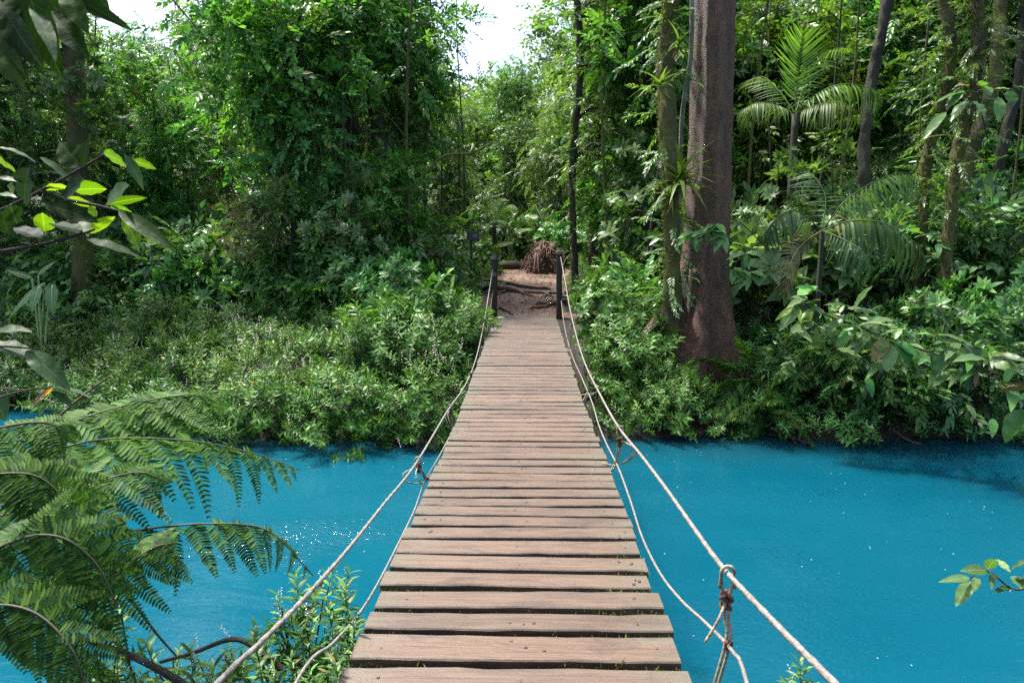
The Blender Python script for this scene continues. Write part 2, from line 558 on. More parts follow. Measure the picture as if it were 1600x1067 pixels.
def water_mat():
    m, nt = new_mat('turquoise_water'); b = NB(nt)
    tc = b.n('ShaderNodeTexCoord'); v = tc.outputs['Object']
    big = b.noise(b.mapping(v, (.22, .4, 1)), 1.0, 3)
    c = b.mix(b.ramp(big, [(.3, (0, 0, 0)), (.7, (1, 1, 1))]), (.001, .048, .075), (.003, .064, .094))
    # the far bank's shadow and reflection, painted into the water colour
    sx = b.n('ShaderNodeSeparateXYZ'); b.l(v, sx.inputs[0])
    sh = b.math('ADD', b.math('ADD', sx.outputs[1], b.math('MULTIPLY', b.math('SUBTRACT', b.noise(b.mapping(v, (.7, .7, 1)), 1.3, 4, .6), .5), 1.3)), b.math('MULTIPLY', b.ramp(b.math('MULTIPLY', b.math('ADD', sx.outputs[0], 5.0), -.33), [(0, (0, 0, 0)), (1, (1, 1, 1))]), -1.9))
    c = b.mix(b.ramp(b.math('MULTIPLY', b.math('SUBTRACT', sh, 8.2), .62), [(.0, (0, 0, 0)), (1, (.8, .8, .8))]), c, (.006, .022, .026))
    # sparse flecks of foam drifting in patches
    vo = b.n('ShaderNodeTexVoronoi'); vo.inputs['Scale'].default_value = 7.; vo.inputs['Randomness'].default_value = 1.; b.l(b.mapping(v, (1, 1.6, 1)), vo.inputs['Vector'])
    fo = b.ramp(vo.outputs['Distance'], [(.028, (1, 1, 1)), (.045, (0, 0, 0))])
    fo = b.math('MULTIPLY', fo, b.ramp(b.noise(v, .9, 3), [(.5, (0, 0, 0)), (.6, (1, 1, 1))]))
    c = b.mix(fo, c, (.75, .8, .8))
    p = b.n('ShaderNodeBsdfPrincipled'); b.l(c, p.inputs['Base Color'])
    p.inputs['Roughness'].default_value = .08; p.inputs['IOR'].default_value = 1.33; p.inputs['Specular IOR Level'].default_value = .36
    w1 = b.noise(b.mapping(v, (5, 9, 5)), 1.6, 4, .6, .7)
    w2 = b.noise(b.mapping(v, (13, 26, 12)), 1.3, 2, .5, .8)
    w3 = b.noise(b.mapping(v, (1.0, 1.6, 1)), 1.0, 2, .5, .6)
    patch = b.ramp(b.noise(b.mapping(v, (.55, .8, 1), (3.1, 1.7, 0)), 1.0, 3, .6, 1.0), [(.50, (.08, .08, .08)), (.68, (1, 1, 1))])
    h = b.math('ADD', b.math('ADD', b.math('MULTIPLY', w3, .35), b.math('MULTIPLY', w1, .13)), b.math('MULTIPLY', b.math('MULTIPLY', w2, patch), .30))
    b.l(b.bump(h, .55, .07), p.inputs['Normal'])
    o = b.n('ShaderNodeOutputMaterial'); b.l(p.outputs[0], o.inputs['Surface'])
    return m


def ground_mat(name, path=False):
    m, nt = new_mat(name); b = NB(nt)
    tc = b.n('ShaderNodeTexCoord'); v = tc.outputs['Object']
    n1 = b.noise(v, .9, 6, .6); n2 = b.noise(v, 9, 6, .7); n3 = b.noise(v, 45, 4, .7)
    if path:
        c = b.mix(b.ramp(n1, [(.35, (0, 0, 0)), (.65, (1, 1, 1))]), (.135, .085, .056), (.25, .170, .120))
        c = b.mix(b.ramp(n2, [(.42, (.7, .7, .7)), (.6, (0, 0, 0))]), c, (.075, .043, .026))
        c = b.mix(b.ramp(n3, [(.62, (0, 0, 0)), (.75, (.5, .5, .5))]), c, (.30, .22, .16))
    else:
        c = b.mix(b.ramp(n1, [(.35, (0, 0, 0)), (.65, (1, 1, 1))]), (.008, .006, .004), (.030, .020, .013))
        c = b.mix(b.ramp(n2, [(.5, (0, 0, 0)), (.7, (.7, .7, .7))]), c, (.022, .034, .010))
    p = b.n('ShaderNodeBsdfPrincipled'); b.l(c, p.inputs['Base Color']); p.inputs['Roughness'].default_value = .9
    b.l(b.bump(b.math('ADD', n2, b.math('MULTIPLY', n3, .5)), .9, .05), p.inputs['Normal'])
    o = b.n('ShaderNodeOutputMaterial'); b.l(p.outputs[0], o.inputs['Surface'])
    return m


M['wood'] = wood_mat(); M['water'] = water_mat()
M['ground'] = ground_mat('forest_soil'); M['path'] = ground_mat('path_soil', True)
# ------------------------------------------------------------------ terrain
def sstep(a, b, x):
    t = np.clip((np.asarray(x, float) - a) / (b - a), 0, 1)
    return t * t * (3 - 2 * t)


def bank_far(x):
    x = np.asarray(x, float)
    return 9.35 + .22 * np.sin(.9 * x) + .14 * np.sin(2.3 * x + 1) + 1.9 * sstep(5.2, 8.0, -x) + .3 * sstep(2, 4, x)


def path_c(y):
    return .05 + .25 * sstep(15, 19, y)


def path_w(y):
    return .95 - .12 * sstep(14, 16, y) + .25 * sstep(16, 19, y)


def path_z(y):
    y = np.asarray(y, float)
    return (-.075 + .05 * (y - 13.6) * (y > 13.6) + .16 * sstep(14.75, 15.05, y) + .22 * sstep(16.0, 16.3, y) + .05 * sstep(17, 21, y))


def terrain(x, y):
    x = np.asarray(x, float); y = np.asarray(y, float)
    u = y - bank_far(x)
    z = np.where(u > 0, -1.3 + (1.15 - .16 * (x < -1.5)) * (1 - np.exp(-np.maximum(u, 0) / 1.6)) + .035 * u, -1.3 - .5 * np.minimum(-u, 2.2))
    z = z + .10 * np.clip(y - 26, 0, 30) + .04 * np.clip(y - 56, 0, 60)
    z = z + np.where(u > 1, .12 * np.sin(1.1 * x + .6 * y) * np.sin(.7 * y - .5 * x), 0)
    z = z + .5 * sstep(3, 8, np.abs(x)) * sstep(2, 7, u) * np.where(x < 0, .15, .7)
    w = (1 - sstep(path_w(y) + .15, path_w(y) + 1.3, np.abs(x - path_c(y)))) * sstep(12.9, 13.6, y) * (1 - sstep(22, 26, y))
    z = z * (1 - w) + w * path_z(y)
    v = 2.5 + .2 * np.sin(1.3 * x) - y
    zn = -1.3 + 1.05 * (1 - np.exp(-np.maximum(v, 0) / .9)) + .02 * np.maximum(v, 0)
    return np.where(v > 0, np.maximum(z, zn), z)


def grid_sheet(name, xs, ys, zf, mat):
    X, Y = np.meshgrid(xs, ys)
    V = np.stack([X, Y, zf(X, Y)], -1).reshape(-1, 3)
    nx, ny = len(xs), len(ys)
    i = np.arange(ny - 1)[:, None] * nx + np.arange(nx - 1)[None]
    Q = np.stack([i, i + 1, i + nx + 1, i + nx], -1).reshape(-1, 4)
    return tag(Geo().add(V, Q).obj(name, mat), kind='structure')


xs = np.concatenate([[-300, -150, -80, -50, -35], np.arange(-26, 26.01, .3), [35, 50, 80, 150, 300]])
ys = np.concatenate([[-300, -120, -50, -20, -8, -4], np.arange(-2, 26, .16), np.arange(26, 60, 1.5), [65, 75, 90, 120, 180, 300]])
grid_sheet('ground', xs, ys, terrain, M['ground'])
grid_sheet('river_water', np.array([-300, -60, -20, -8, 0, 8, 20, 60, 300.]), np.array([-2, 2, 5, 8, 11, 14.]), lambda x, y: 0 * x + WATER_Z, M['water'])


def path_sheet():
    ys = np.arange(13.5, 21.5, .06); us = np.linspace(-1, 1, 41)
    U, Y = np.meshgrid(us, ys)
    edge = .13 * np.sin(2.7 * Y + 2 * np.sign(U)) + .08 * np.sin(7.1 * Y + 3 * np.sign(U))
    X = path_c(Y) + U * (path_w(Y) + edge + .75 * (U < 0) * (1 - sstep(15.2, 17, Y)))
    lump = .014 * np.sin(9 * X + 3 * Y) * np.sin(8 * Y - 4 * X) + .010 * np.sin(21 * X) * np.sin(19 * Y)
    Z = terrain(X, Y) + .022 + np.abs(lump) * (1 - np.abs(U) ** 4) - .03 * np.abs(U) ** 6
    V = np.stack([X, Y, Z], -1).reshape(-1, 3)
    nx, ny = 41, len(ys)
    i = np.arange(ny - 1)[:, None] * nx + np.arange(nx - 1)[None]
    Q = np.stack([i, i + 1, i + nx + 1, i + nx], -1).reshape(-1, 4)
    tag(Geo().add(V, Q).obj('path', M['path']), kind='structure')


path_sheet()

# ------------------------------------------------------------------ bridge
BD = [-1.2, 2.6, 3.5, 4.2, 5.4, 6.2, 7, 8, 9.2, 11, 13.65]
BZ = [0.02, 0, -.02, -.045, -.085, -.105, -.10, -.075, -.05, -.035, -.03]


def deck_z(y):
    return float(np.interp(y, BD, BZ))


def deck_c(y):
    return float(np.interp(y, [0, 3, 5.5, 8, 13.65], [0, .004, .012, .0, 0]))


HW = .598
bridge = empty('rope_bridge', (0, 6.2, -.1))
tag(bridge, 'narrow plank footbridge with rope handrails crossing the turquoise river to the dirt path', 'bridge')
B0 = np.array([0, 6.2, -.1])


def bpart(name, g, mat, parent=None, smooth=True):
    V = [v - B0 for v in g.v]; g.v = V
    return g.obj(name, mat, parent or bridge, smooth)


def make_deck():
    r = np.random.default_rng(5)
    g, moss, across = Geo(), Geo(), []
    known = [2.233, 2.432, 2.595, 2.775, 2.943, 3.117, 3.297, 3.456]
    edges = [2.233]
    while edges[0] > -1.1:
        edges.insert(0, edges[0] - r.uniform(.165, .2))
    edges += known[1:]
    while edges[-1] < 13.6:
        edges.append(edges[-1] + r.uniform(.148, .172))
    nail_T = geoT(Geo().add(np.concatenate([[[.011 * math.cos(a), .011 * math.sin(a), 0] for a in np.arange(8) * PI / 4],
                                            [[.008 * math.cos(a), .008 * math.sin(a), .004] for a in np.arange(8) * PI / 4], [[0, 0, .0055]]]),
                            np.array([[i, (i + 1) % 8, 8 + (i + 1) % 8] for i in range(8)] + [[i, 8 + (i + 1) % 8, 8 + i] for i in range(8)]
                                     + [[8 + i, 8 + (i + 1) % 8, 16] for i in range(8)])))
    blade = leaf(1, .22, 2, .1, .35)
    for y0, y1 in zip(edges[:-1], edges[1:]):
        gap = r.uniform(.026, .038) if y0 > 2.9 else r.uniform(.036, .050)
        a, b = y0 + gap * .5, y1 - gap * .5
        yc = (a + b) / 2
        zc = deck_z(yc); sl = (deck_z(yc + .1) - deck_z(yc - .1)) / .2
        cx = deck_c(yc) + r.normal() * .004
        xl, xr = -HW + r.normal() * .0045 + cx, HW + r.normal() * .005 + cx
        th = .042
        dz = r.normal() * .0025; roll = r.normal() * .003; skew = r.normal() * .0045
        ns = 13
        ring = []
        ch = .005
        prof = lambda a, b: [(a + ch, 0), (b - ch, 0), (b, -ch), (b, -th), (a, -th), (a, -ch)]
        for i in range(ns):
            t = i / (ns - 1)
            x = xl + t * (xr - xl)
            ja, jb = r.normal() * .0022, r.normal() * .0022
            if r.random() < .10: ja += r.uniform(.002, .009)
            if r.random() < .06: jb -= r.uniform(.002, .007)
            s = skew * (t - .5) * 2
            for (yy, zz) in prof(a + ja + s, b + jb + s):
                ring.append([x, yy, zc + dz + zz + sl * (yy - yc) + roll * (t - .5) + .0015 * math.sin(5 * t + y0 * 9)])
        V = np.array(ring); k = 6
        i = np.arange(ns - 1)[:, None] * k; j = np.arange(k)[None]; j2 = (j + 1) % k
        Q = np.stack([i + j, i + k + j, i + k + j2, i + j2], -1).reshape(-1, 4)
        e = (ns - 1) * k
        g.add(V, Q); across.append(np.tile([0, 1, 1, 1, 0, 0], ns))
        n0 = g.n - len(V)
        g.q.append(np.array([[0, 1, 2, 5], [2, 3, 4, 5], [e + 5, e + 2, e + 1, e], [e + 5, e + 4, e + 3, e + 2]]) + n0); g.qm.append(np.zeros(4, int))
        # nail heads over the three stringers
        if yc > 1.5:
            pts = []
            for bx in (-.5, 0, .5):
                for q in range(int(r.choice([1, 1, 2, 3], p=[.5, .2, .2, .1]))):
                    pts.append([bx * 1.0 + cx + r.normal() * .02 + .035 * q, yc + r.normal() * .02, zc + dz + .0005])
            pts = np.array(pts)
            across.append(np.full(len(pts) * len(nail_T[0]), .5))
            inst(g, nail_T, np.repeat(np.eye(3)[None], len(pts), 0), pts, r.uniform(.45, .75, len(pts)), 1)
        # moss and tiny weeds that grow along the gaps
        if 1.7 < yc < 8:
            n = int(r.uniform(30, 150) * (2.2 if yc < 3.6 else .7))
            t = np.where(r.random(n) < .7, 1 - np.abs(r.normal(size=n)) * .16, r.random(n))
            t = np.where(r.random(n) < .22, np.abs(r.normal(size=n)) * .09, t); t = np.clip(t, .0, 1.012)
            P = np.stack([xl + t * (xr - xl), np.full(n, y0) + r.normal(size=n) * gap * .35, np.full(n, zc - .02) + r.uniform(-.01, .012, n)], -1)
            D = nrm(np.stack([r.normal(size=n) * .5 + .5 * (t > .98), r.normal(size=n) * .5, r.uniform(.5, 1.3, n)], -1))
            inst(moss, blade, frames(D, rdir(n, r)), P, np.where(r.random(n) < .08, r.uniform(.016, .03, n), r.uniform(.005, .013, n)))
    d = bpart('deck', g, [M['wood'], M['nail']], smooth=False)
    at = d.data.attributes.new('across', 'FLOAT', 'POINT'); at.data.foreach_set('value', np.concatenate(across).astype(np.float32))
    tag(bpart('gap_moss', moss, M['moss'], d), kind='stuff')


make_deck()
for bx in (-.5, 0, .5):
    ys_ = np.linspace(-1.1, 13.6, 30)
    g = Geo(); V = []
    for y in ys_:
        z = deck_z(y) - .048
        V += [[bx - .045, y, z], [bx + .045, y, z], [bx + .045, y, z - .11], [bx - .045, y, z - .11]]
    i = np.arange(29)[:, None] * 4; j = np.arange(4)[None]; k = (j + 1) % 4
    g.add(V, np.stack([i + j, i + 4 + j, i + 4 + k, i + k], -1).reshape(-1, 4))
    bpart('stringer', g, M['beam'], smooth=False)

# handrail ropes: traced in the picture, each point solved at the rope's own sideways offset
RX, LX = .66, -.66
rr = [(876, 402, .655), (884, 445, .66), (890, 480, .665), (902, 530, .67), (915, 570, .67), (938, 617, .67), (965, 665, .67), (1003, 713, .67), (1040, 762, .67),
      (1085, 826, .665), (1130, 887, .665), (1210, 972, .66), (1304, 1067, .66)]
lr = [(772, 409, -.645), (766, 445, -.645), (757, 500, -.65), (749, 540, -.655), (739, 575, -.665), (724, 607, -.675), (700, 641, -.685), (650, 724, -.70), (600, 787, -.70), (540, 862, -.695),
      (470, 940, -.69), (400, 1010, -.685), (338, 1069, -.68)]


def rail(pts, xend):
    P = [atX(a, b, x) for a, b, x in pts]
    e = 2 * P[-1] - P[-2]
    P += [np.array([xend, .45, P[-1][2] + .17]), np.array([xend, -.6, P[-1][2] + .55])]
    return smooth_path(P, 120)


def rope_geo(path, r, strands=True):
    n = 700
    s = np.linspace(0, 1, len(path)); t = np.linspace(0, 1, n)
    Q = np.stack([np.interp(t, s, path[:, k]) for k in range(3)], -1)
    L = np.concatenate([[0], np.cumsum(np.linalg.norm(np.diff(Q, axis=0), axis=1))])
    g = tube(Q, r, 9)
    V = g.v[0].reshape(n, 9, 3); th = np.arange(9) * 2 * PI / 9
    rr_ = np.random.default_rng(int(r * 1e5))
    m = 1 + .13 * np.cos(3 * th[None] + 62 * L[:, None]) + .05 * rr_.normal(size=(n, 1))
    g.v[0] = (Q[:, None] + (V - Q[:, None]) * m[..., None]).reshape(-1, 3)
    return g


rail_r, rail_l = rail(rr, .655), rail(lr, -.675)
bpart('handrail_rope', rope_geo(rail_r, .0080), M['rope'])
bpart('handrail_rope', rope_geo(rail_l, .0075), M['rope'])
lower_r = [(877, 470, .64), (882, 510, .645), (893, 553, .65), (909, 590, .66), (925, 628, .665), (935, 662, .66), (948, 694, .66), (966, 730, .66), (985, 782, .665), (1003, 838, .67), (1030, 893, .67),
           (1063, 936, .67), (1105, 975, .67), (1145, 1018, .665), (1168, 1069, .66)]
P = [atX(a, b, x) for a, b, x in lower_r]
low_r = smooth_path(P + [np.array([.66, 1.3, .02]), np.array([.66, .2, .1])], 90)
bpart('side_rope', tube(low_r, .0062, 6), M['rope'])
lower_l = [(774, 433, -.635), (768, 470, -.64), (764, 500, -.64), (758, 530, -.645), (748, 570, -.65), (735, 610, -.65), (716, 655, -.655), (690, 706, -.655), (664, 752, -.655), (648, 796, -.655), (622, 850, -.655), (590, 912, -.66),
           (560, 960, -.665), (520, 1005, -.67), (462, 1066, -.675)]
P = [atX(a, b, x) for a, b, x in lower_l]
low_l = smooth_path(P + [np.array([-.68, 1.1, .04]), np.array([-.68, .1, .15])], 90)
bpart('side_rope', tube(low_l, .0062, 6), M['rope'])


def knot(p, s=1.0, r=None):
    r = r or rng
    g = Geo()
    for k in range(3):
        a = np.linspace(0, 2 * PI, 12)
        ax = rdir(1, r)[0]; u = nrm(np.cross(ax, [.3, .5, .8])); w = np.cross(ax, u)
        ring = p + r.normal(size=3) * .004 * s + .013 * s * (np.cos(a)[:, None] * u + np.sin(a)[:, None] * w)
        g.merge(tube(ring, .0075 * s, 6, cap=False))
    return g


def near(path, y):
    return path[np.argmin(np.abs(path[:, 1] - y))]


def tie(y, path, low, side, fancy=0, seed=0):
    r = np.random.default_rng(seed)
    top = near(path, y); lo = near(low, y)
    foot = np.array([side * (HW + .012) + deck_c(y), y + .02, deck_z(y) - .05])
    g = Geo()
    a = np.linspace(0, 1, 14)[:, None]
    loop = np.concatenate([[top + [-.022, 0, -.05]], top + .021 * np.stack([np.cos(np.linspace(PI * 1.1, -.1 * PI, 8)), 0 * np.ones(8), np.sin(np.linspace(PI * 1.1, -.1 * PI, 8)) * 1.1], -1), [top + [.022, 0, -.05]]])
    g.merge(tube(smooth_path(loop, 24), .0055, 6))
    h = top[2] - foot[2]
    k1 = top + [0, 0, -min(.075, h * .35)]
    for s in (-1, 1):
        pts = [top + [s * .021, 0, -.01], k1 + [s * .010, 0, 0], (k1 + lo) / 2 + [s * .006, 0, 0], lo + [s * .007, 0, 0], foot + [s * .02, s * .03, 0]]
        g.merge(tube(smooth_path(pts, 24), .0050, 6))
    # the loose ends that spring off in curves
    if fancy:
        for q in range(fancy):
            sw = r.uniform(-1, 1, 3) * [.05, .05, .03]
            pts = [k1, k1 + [side * .05 + sw[0], -.05 - abs(sw[1]), -.03], (k1 + lo) / 2 + [side * .035 + sw[0], -.09 + sw[1], -.03], lo + [0, -.02, -.01], foot + [-side * .05, .04, .055]]
            g.merge(tube(smooth_path(pts, 26), .0045, 5))
    if not fancy:
        g.merge(tube(smooth_path([k1 + [0, 0, -.01], k1 + [-.03, -.03, -.06], lo + [-.075, -.02, .02]], 14), .005, 6))
    t = bpart('rope_tie', g, M['rope_old'])
    for kp, ks in ((k1, 1.0), (k1 + [0, 0, -.035], .8), (lo, .85)):
        bpart('knot', knot(kp, ks, r), M['rust'], t)
    return t


y_tie0 = float(atX(1140, 895, .665)[1])
for i, (y, pth, lw, sd, fn) in enumerate([(y_tie0, rail_r, low_r, 1, 0), (atX(967, 668, .67)[1], rail_r, low_r, 1, 2), (atX(921, 580, .67)[1], rail_r, low_r, 1, 2), (9.6, rail_r, low_r, 1, 0),
                                          (atX(655, 716, -.70)[1], rail_l, low_l, -1, 2), (atX(704, 636, -.685)[1], rail_l, low_l, -1, 2), (8.3, rail_l, low_l, -1, 0), (10.6, rail_l, low_l, -1, 0)]):
    tie(float(y), pth, lw, sd, fn, 40 + i)


def post(x, y, top, r0, lean=(0, 0)):
    n = 16; t = np.linspace(0, 1, n)
    z0 = -.75
    P = np.stack([x + lean[0] * t, y + lean[1] * t, z0 + (top - z0) * t], -1)
    rad = r0 * (1 + .05 * np.sin(9 * t) + .04 * np.sin(23 * t)); rad[-1] *= .88
    return tube(P, rad, 12)


pl, pr = atY(771.5, 497, 13.5), atY(873.5, 497, 13.5)
tl, tr_ = atY(773, 396, 13.5), atY(874, 388, 13.5)
post_l = bpart('post', post(pl[0], 13.5, tl[2], .06, (tl[0] - pl[0], 0)), M['post'])
post_r = bpart('post', post(pr[0], 13.5, tr_[2], .058, (tr_[0] - pr[0], 0)), M['post'])
for pp, p0, zs in ((post_l, pl, (tl[2] - .13, tl[2] - .45)), (post_r, pr, (tr_[2] - .12,))):
    for z in zs:
        a = np.linspace(0, 2 * PI, 16)
        a = np.linspace(0, 6 * PI, 50)
        bpart('lashing', tube(np.stack([p0[0] + .068 * np.cos(a), 13.5 + .068 * np.sin(a), z + .0035 * a], -1), .010, 6), M['rope'], pp)
# two posts at the near end hold the ropes behind the viewer
for sx in (-1, 1):
    bpart('post', post(sx * .68, -.62, 1.2, .075), M['post'])

# ------------------------------------------------------------------ path furniture
Ysign = 15.6
sg = empty('signboard', atY(736, 445, Ysign) * [1, 1, 0] + [0, 0, terrain(atY(736, 445, Ysign)[0], Ysign)])
tag(sg, 'small dark signboard on a thin post left of the dirt path', 'sign')
s0 = np.array(sg.location)
g = Geo().merge(tube([s0 - s0 + [0, 0, -.3], [0, 0, .4], atY(736, 366, Ysign) - s0], .03, 8)); g.obj('post', M['post'], sg)
c = atY(739, 368.5, Ysign) - s0


def box_geo(c, sz, ch=.004):
    g = bpy.data.meshes.new('tmp')
    x, y, z = np.array(sz) / 2
    V = []
    for s3 in (-1, 1):
        for (ax, ay) in ((-1, -1), (1, -1), (1, 1), (-1, 1)):
            V.append([ax * (x - ch), ay * (y - ch), s3 * z])
    for s3 in (-1, 1):
        for (ax, ay) in ((-1, -1), (1, -1), (1, 1), (-1, 1)):
            V.append([ax * x, ay * y, s3 * (z - ch)])
    Q = [[3, 2, 1, 0], [4, 5, 6, 7]]
    for i in range(4):
        j = (i + 1) % 4
        Q += [[8 + i, 8 + j, 12 + j, 12 + i], [i, j, 8 + j, 8 + i], [12 + i, 12 + j, 4 + j, 4 + i]]
    bpy.data.meshes.remove(g)
    return Geo().add(np.array(V) + np.array(c), np.array(Q))


box_geo(c + [0, -.045, 0], (.27, .03, .20)).obj('board', M['sign'], sg, False)
box_geo(c + [.05, -.063, .0], (.09, .005, .06), .001).obj('notice', simple_mat('worn_notice', (.02, .03, .05), (.16, .19, .26), 30, .5, .1), sg, False)

# exposed roots that make the steps in the path
rt = np.random.default_rng(77)


def surf(x, y, up=.03):
    return np.array([x, y, float(terrain(x, y)) + .022 + up])


def root_line(x0, y0, x1, y1, r0, r1, wob=.06, n=14, up=.01):
    t = np.linspace(0, 1, n)
    px = x0 + (x1 - x0) * t + np.cumsum(rt.normal(size=n)) * wob * .3; py = y0 + (y1 - y0) * t + np.cumsum(rt.normal(size=n)) * wob * .25
    P = np.array([surf(a, b, up + .035 + .012 * math.sin(7 * k)) for a, b, k in zip(px, py, t)])
    P[0, 2] -= .05; P[-1, 2] -= .06
    return tube(smooth_path(P, 40), np.interp(np.linspace(0, 1, 40), [0, .5, 1], [r0, (r0 + r1) / 2, r1]), 8)


steps = empty('step_roots', (0, 15.5, .3))
tag(steps, 'tangle of exposed tree roots forming steps across the dirt path behind the bridge', 'roots')
e0 = np.array([0, 15.5, .3])
for (args) in [(-1.35, 16.25, 1.15, 15.95, .075, .045), (-1.6, 16.5, .6, 16.12, .05, .02), (-.15, 16.1, .15, 15.1, .032, .012), (.25, 16.05, .75, 15.15, .035, .01), (.6, 16.02, .35, 15.2, .03, .01),
               (.95, 15.05, .1, 14.55, .055, .02), (1.05, 14.95, .35, 14.9, .04, .02), (-.55, 14.6, -.2, 13.75, .05, .02), (-1.55, 16.35, -.75, 15.2, .03, .01), (-1.3, 16.4, -1.4, 15.3, .03, .01), (-1.75, 16.1, -.5, 16.0, .03, .012),
               (.8, 16.0, .95, 15.3, .025, .008), (-.4, 16.15, -.75, 15.3, .028, .01)]:
    g = root_line(*args); g.v = [v - e0 for v in g.v]
    g.obj('root', M['root'], steps)

# heap of torn-up roots
mp = atY(845, 424, 18.6); mz = float(terrain(mp[0], 18.6))
heap = empty('root_heap', (mp[0] + .06, 18.6, mz), 0, 1.08)
tag(heap, 'reddish brown heap of upturned tree roots beside the path behind the right bridge post', 'uprooted stump')
r = np.random.default_rng(3)
g = Geo()
# an uneven earthy core
th, ph = np.meshgrid(np.linspace(0, 2 * PI, 33)[:-1], np.linspace(.02, PI / 2, 14))
rad = 1 + .16 * np.sin(3 * th + 1) + .12 * np.sin(5 * th + 4 * ph) + .08 * r.normal(size=th.shape)
V = .86 * np.stack([.40 * rad * np.cos(th) * np.sin(ph) ** .7, .36 * rad * np.sin(th) * np.sin(ph) ** .7, .76 * np.cos(ph) * rad - .05], -1).reshape(-1, 3)
i = np.arange(13)[:, None] * 32; j = np.arange(32)[None]; k = (j + 1) % 32
g.add(V, np.stack([i + j, i + 32 + j, i + 32 + k, i + k], -1).reshape(-1, 4))
g.obj('earth_core', M['root'], heap)
g = Geo()
for q in range(230):
    a, b = r.uniform(0, 2 * PI), r.uniform(.05, 1.5)
    p = np.array([.42 * math.cos(a) * math.sin(b), .38 * math.sin(a) * math.sin(b), .80 * math.cos(b)]) * r.uniform(.8, 1.02)
    tdir = nrm(np.array([math.cos(a) * .6, math.sin(a) * .6, -.9]) + r.normal(size=3) * .55)
    L = r.uniform(.15, .5)
    pts = [p + tdir * L * s + np.array([math.cos(a), math.sin(a), 0]) * .06 * math.sin(3 * s + q) + r.normal(size=3) * .02 for s in (0, .3, .6, 1)]
    for pt in pts: pt[2] = max(pt[2], .0)
    g.merge(tube(smooth_path(pts, 9), np.linspace(r.uniform(.008, .022), .004, 9), 5))
for q in range(9):
    a = r.uniform(0, 2 * PI)
    pts = [[.3 * math.cos(a), .3 * math.sin(a), .5], [.45 * math.cos(a + .2), .45 * math.sin(a + .2), .3], [.62 * math.cos(a + .3), .6 * math.sin(a + .3), .02]]
    g.merge(tube(smooth_path(pts, 10), np.linspace(.03, .012, 10), 6))
g.obj('root_tangle', M['root_red'], heap)

lg = atY(800, 413, 19.4)
P = [np.array([x, y, float(terrain(x, y)) + .12]) for x, y in [(lg[0] - .75, 19.6), (lg[0] - .2, 19.45), (lg[0] + .35, 19.3), (lg[0] + .7, 19.25)]]
g = tube(smooth_path(P, 20), .13 * (1 + .1 * np.sin(np.arange(20))), 10)
tag(g.obj('fallen_log', M['bark_moss']), 'short mossy fallen log across the end of the path left of the root heap', 'log')

# leaf litter on the path
g = Geo(); n = 420
X = rt.normal(size=n) * .75; Y = rt.uniform(13.65, 20, n); X = X + path_c(Y) - .2
P = np.stack([X, Y, terrain(X, Y) + .05], -1)
inst(g, leaf(1, .5, 2, .3, .2), frames(nrm(np.stack([rt.normal(size=n), rt.normal(size=n), .2 * rt.normal(size=n)], -1)), jit_up(n, .4, rt)), P, rt.uniform(.03, .09, n))
tag(g.obj('leaf_litter', M['litter']), 'small brown fallen leaves scattered on the dirt path', 'leaf litter', kind='stuff')

# ------------------------------------------------------------------ light
SUN_EL, SUN_AZ = math.radians(67), math.radians(-52)   # azimuth from +Y towards -X (ahead and a little left)
world = bpy.data.worlds.new("World"); scene.world = world; world.use_nodes = True
nt = world.node_tree
bg = nt.nodes['Background']
sky = nt.nodes.new('ShaderNodeTexSky'); sky.sky_type = 'NISHITA'; sky.sun_disc = False
sky.sun_elevation = SUN_EL; sky.sun_rotation = SUN_AZ
sky.air_density = 1.0; sky.dust_density = 4.0; sky.ozone_density = 1.0
nt.links.new(sky.outputs[0], bg.inputs[0]); bg.inputs[1].default_value = .125
sd = bpy.data.lights.new('sun', 'SUN'); sd.energy = 3.2; sd.angle = math.radians(6); sd.color = (1, .96, .91)
sun = bpy.data.objects.new('sun', sd); col.objects.link(sun)
sdir = Vector((math.sin(SUN_AZ) * math.cos(SUN_EL), math.cos(SUN_AZ) * math.cos(SUN_EL), math.sin(SUN_EL)))
sun.rotation_euler = sdir.to_track_quat('Z', 'Y').to_euler()
scene.view_settings.view_transform = 'Standard'
scene.view_settings.look = 'None'
scene.view_settings.gamma = 1
scene.view_settings.exposure = 1.92
scene.render.film_transparent = False
try:
    scene.cycles.max_bounces = 7; scene.cycles.diffuse_bounces = 2; scene.cycles.transmission_bounces = 4; scene.cycles.glossy_bounces = 2
    scene.cycles.use_denoising = False
    scene.cycles.sample_clamp_indirect = 6
    scene.cycles.caustics_reflective = False; scene.cycles.caustics_refractive = False
except Exception:
    pass
# ------------------------------------------------------------------ vegetation prototypes
rv = np.random.default_rng(21)
LF1 = leaf(1, .40, 1, .30, .12)                # far leaves: two folded faces
LF1n = leaf(1, .26, 1, .25, .18)
LF1w = leaf(1, .52, 1, .25, .1)
LF2 = leaf(1, .42, 2, .25, .2)
LF2n = leaf(1, .24, 2, .25, .25)
LF3 = leaf(1, .46, 4, .22, .28, .8, .04)

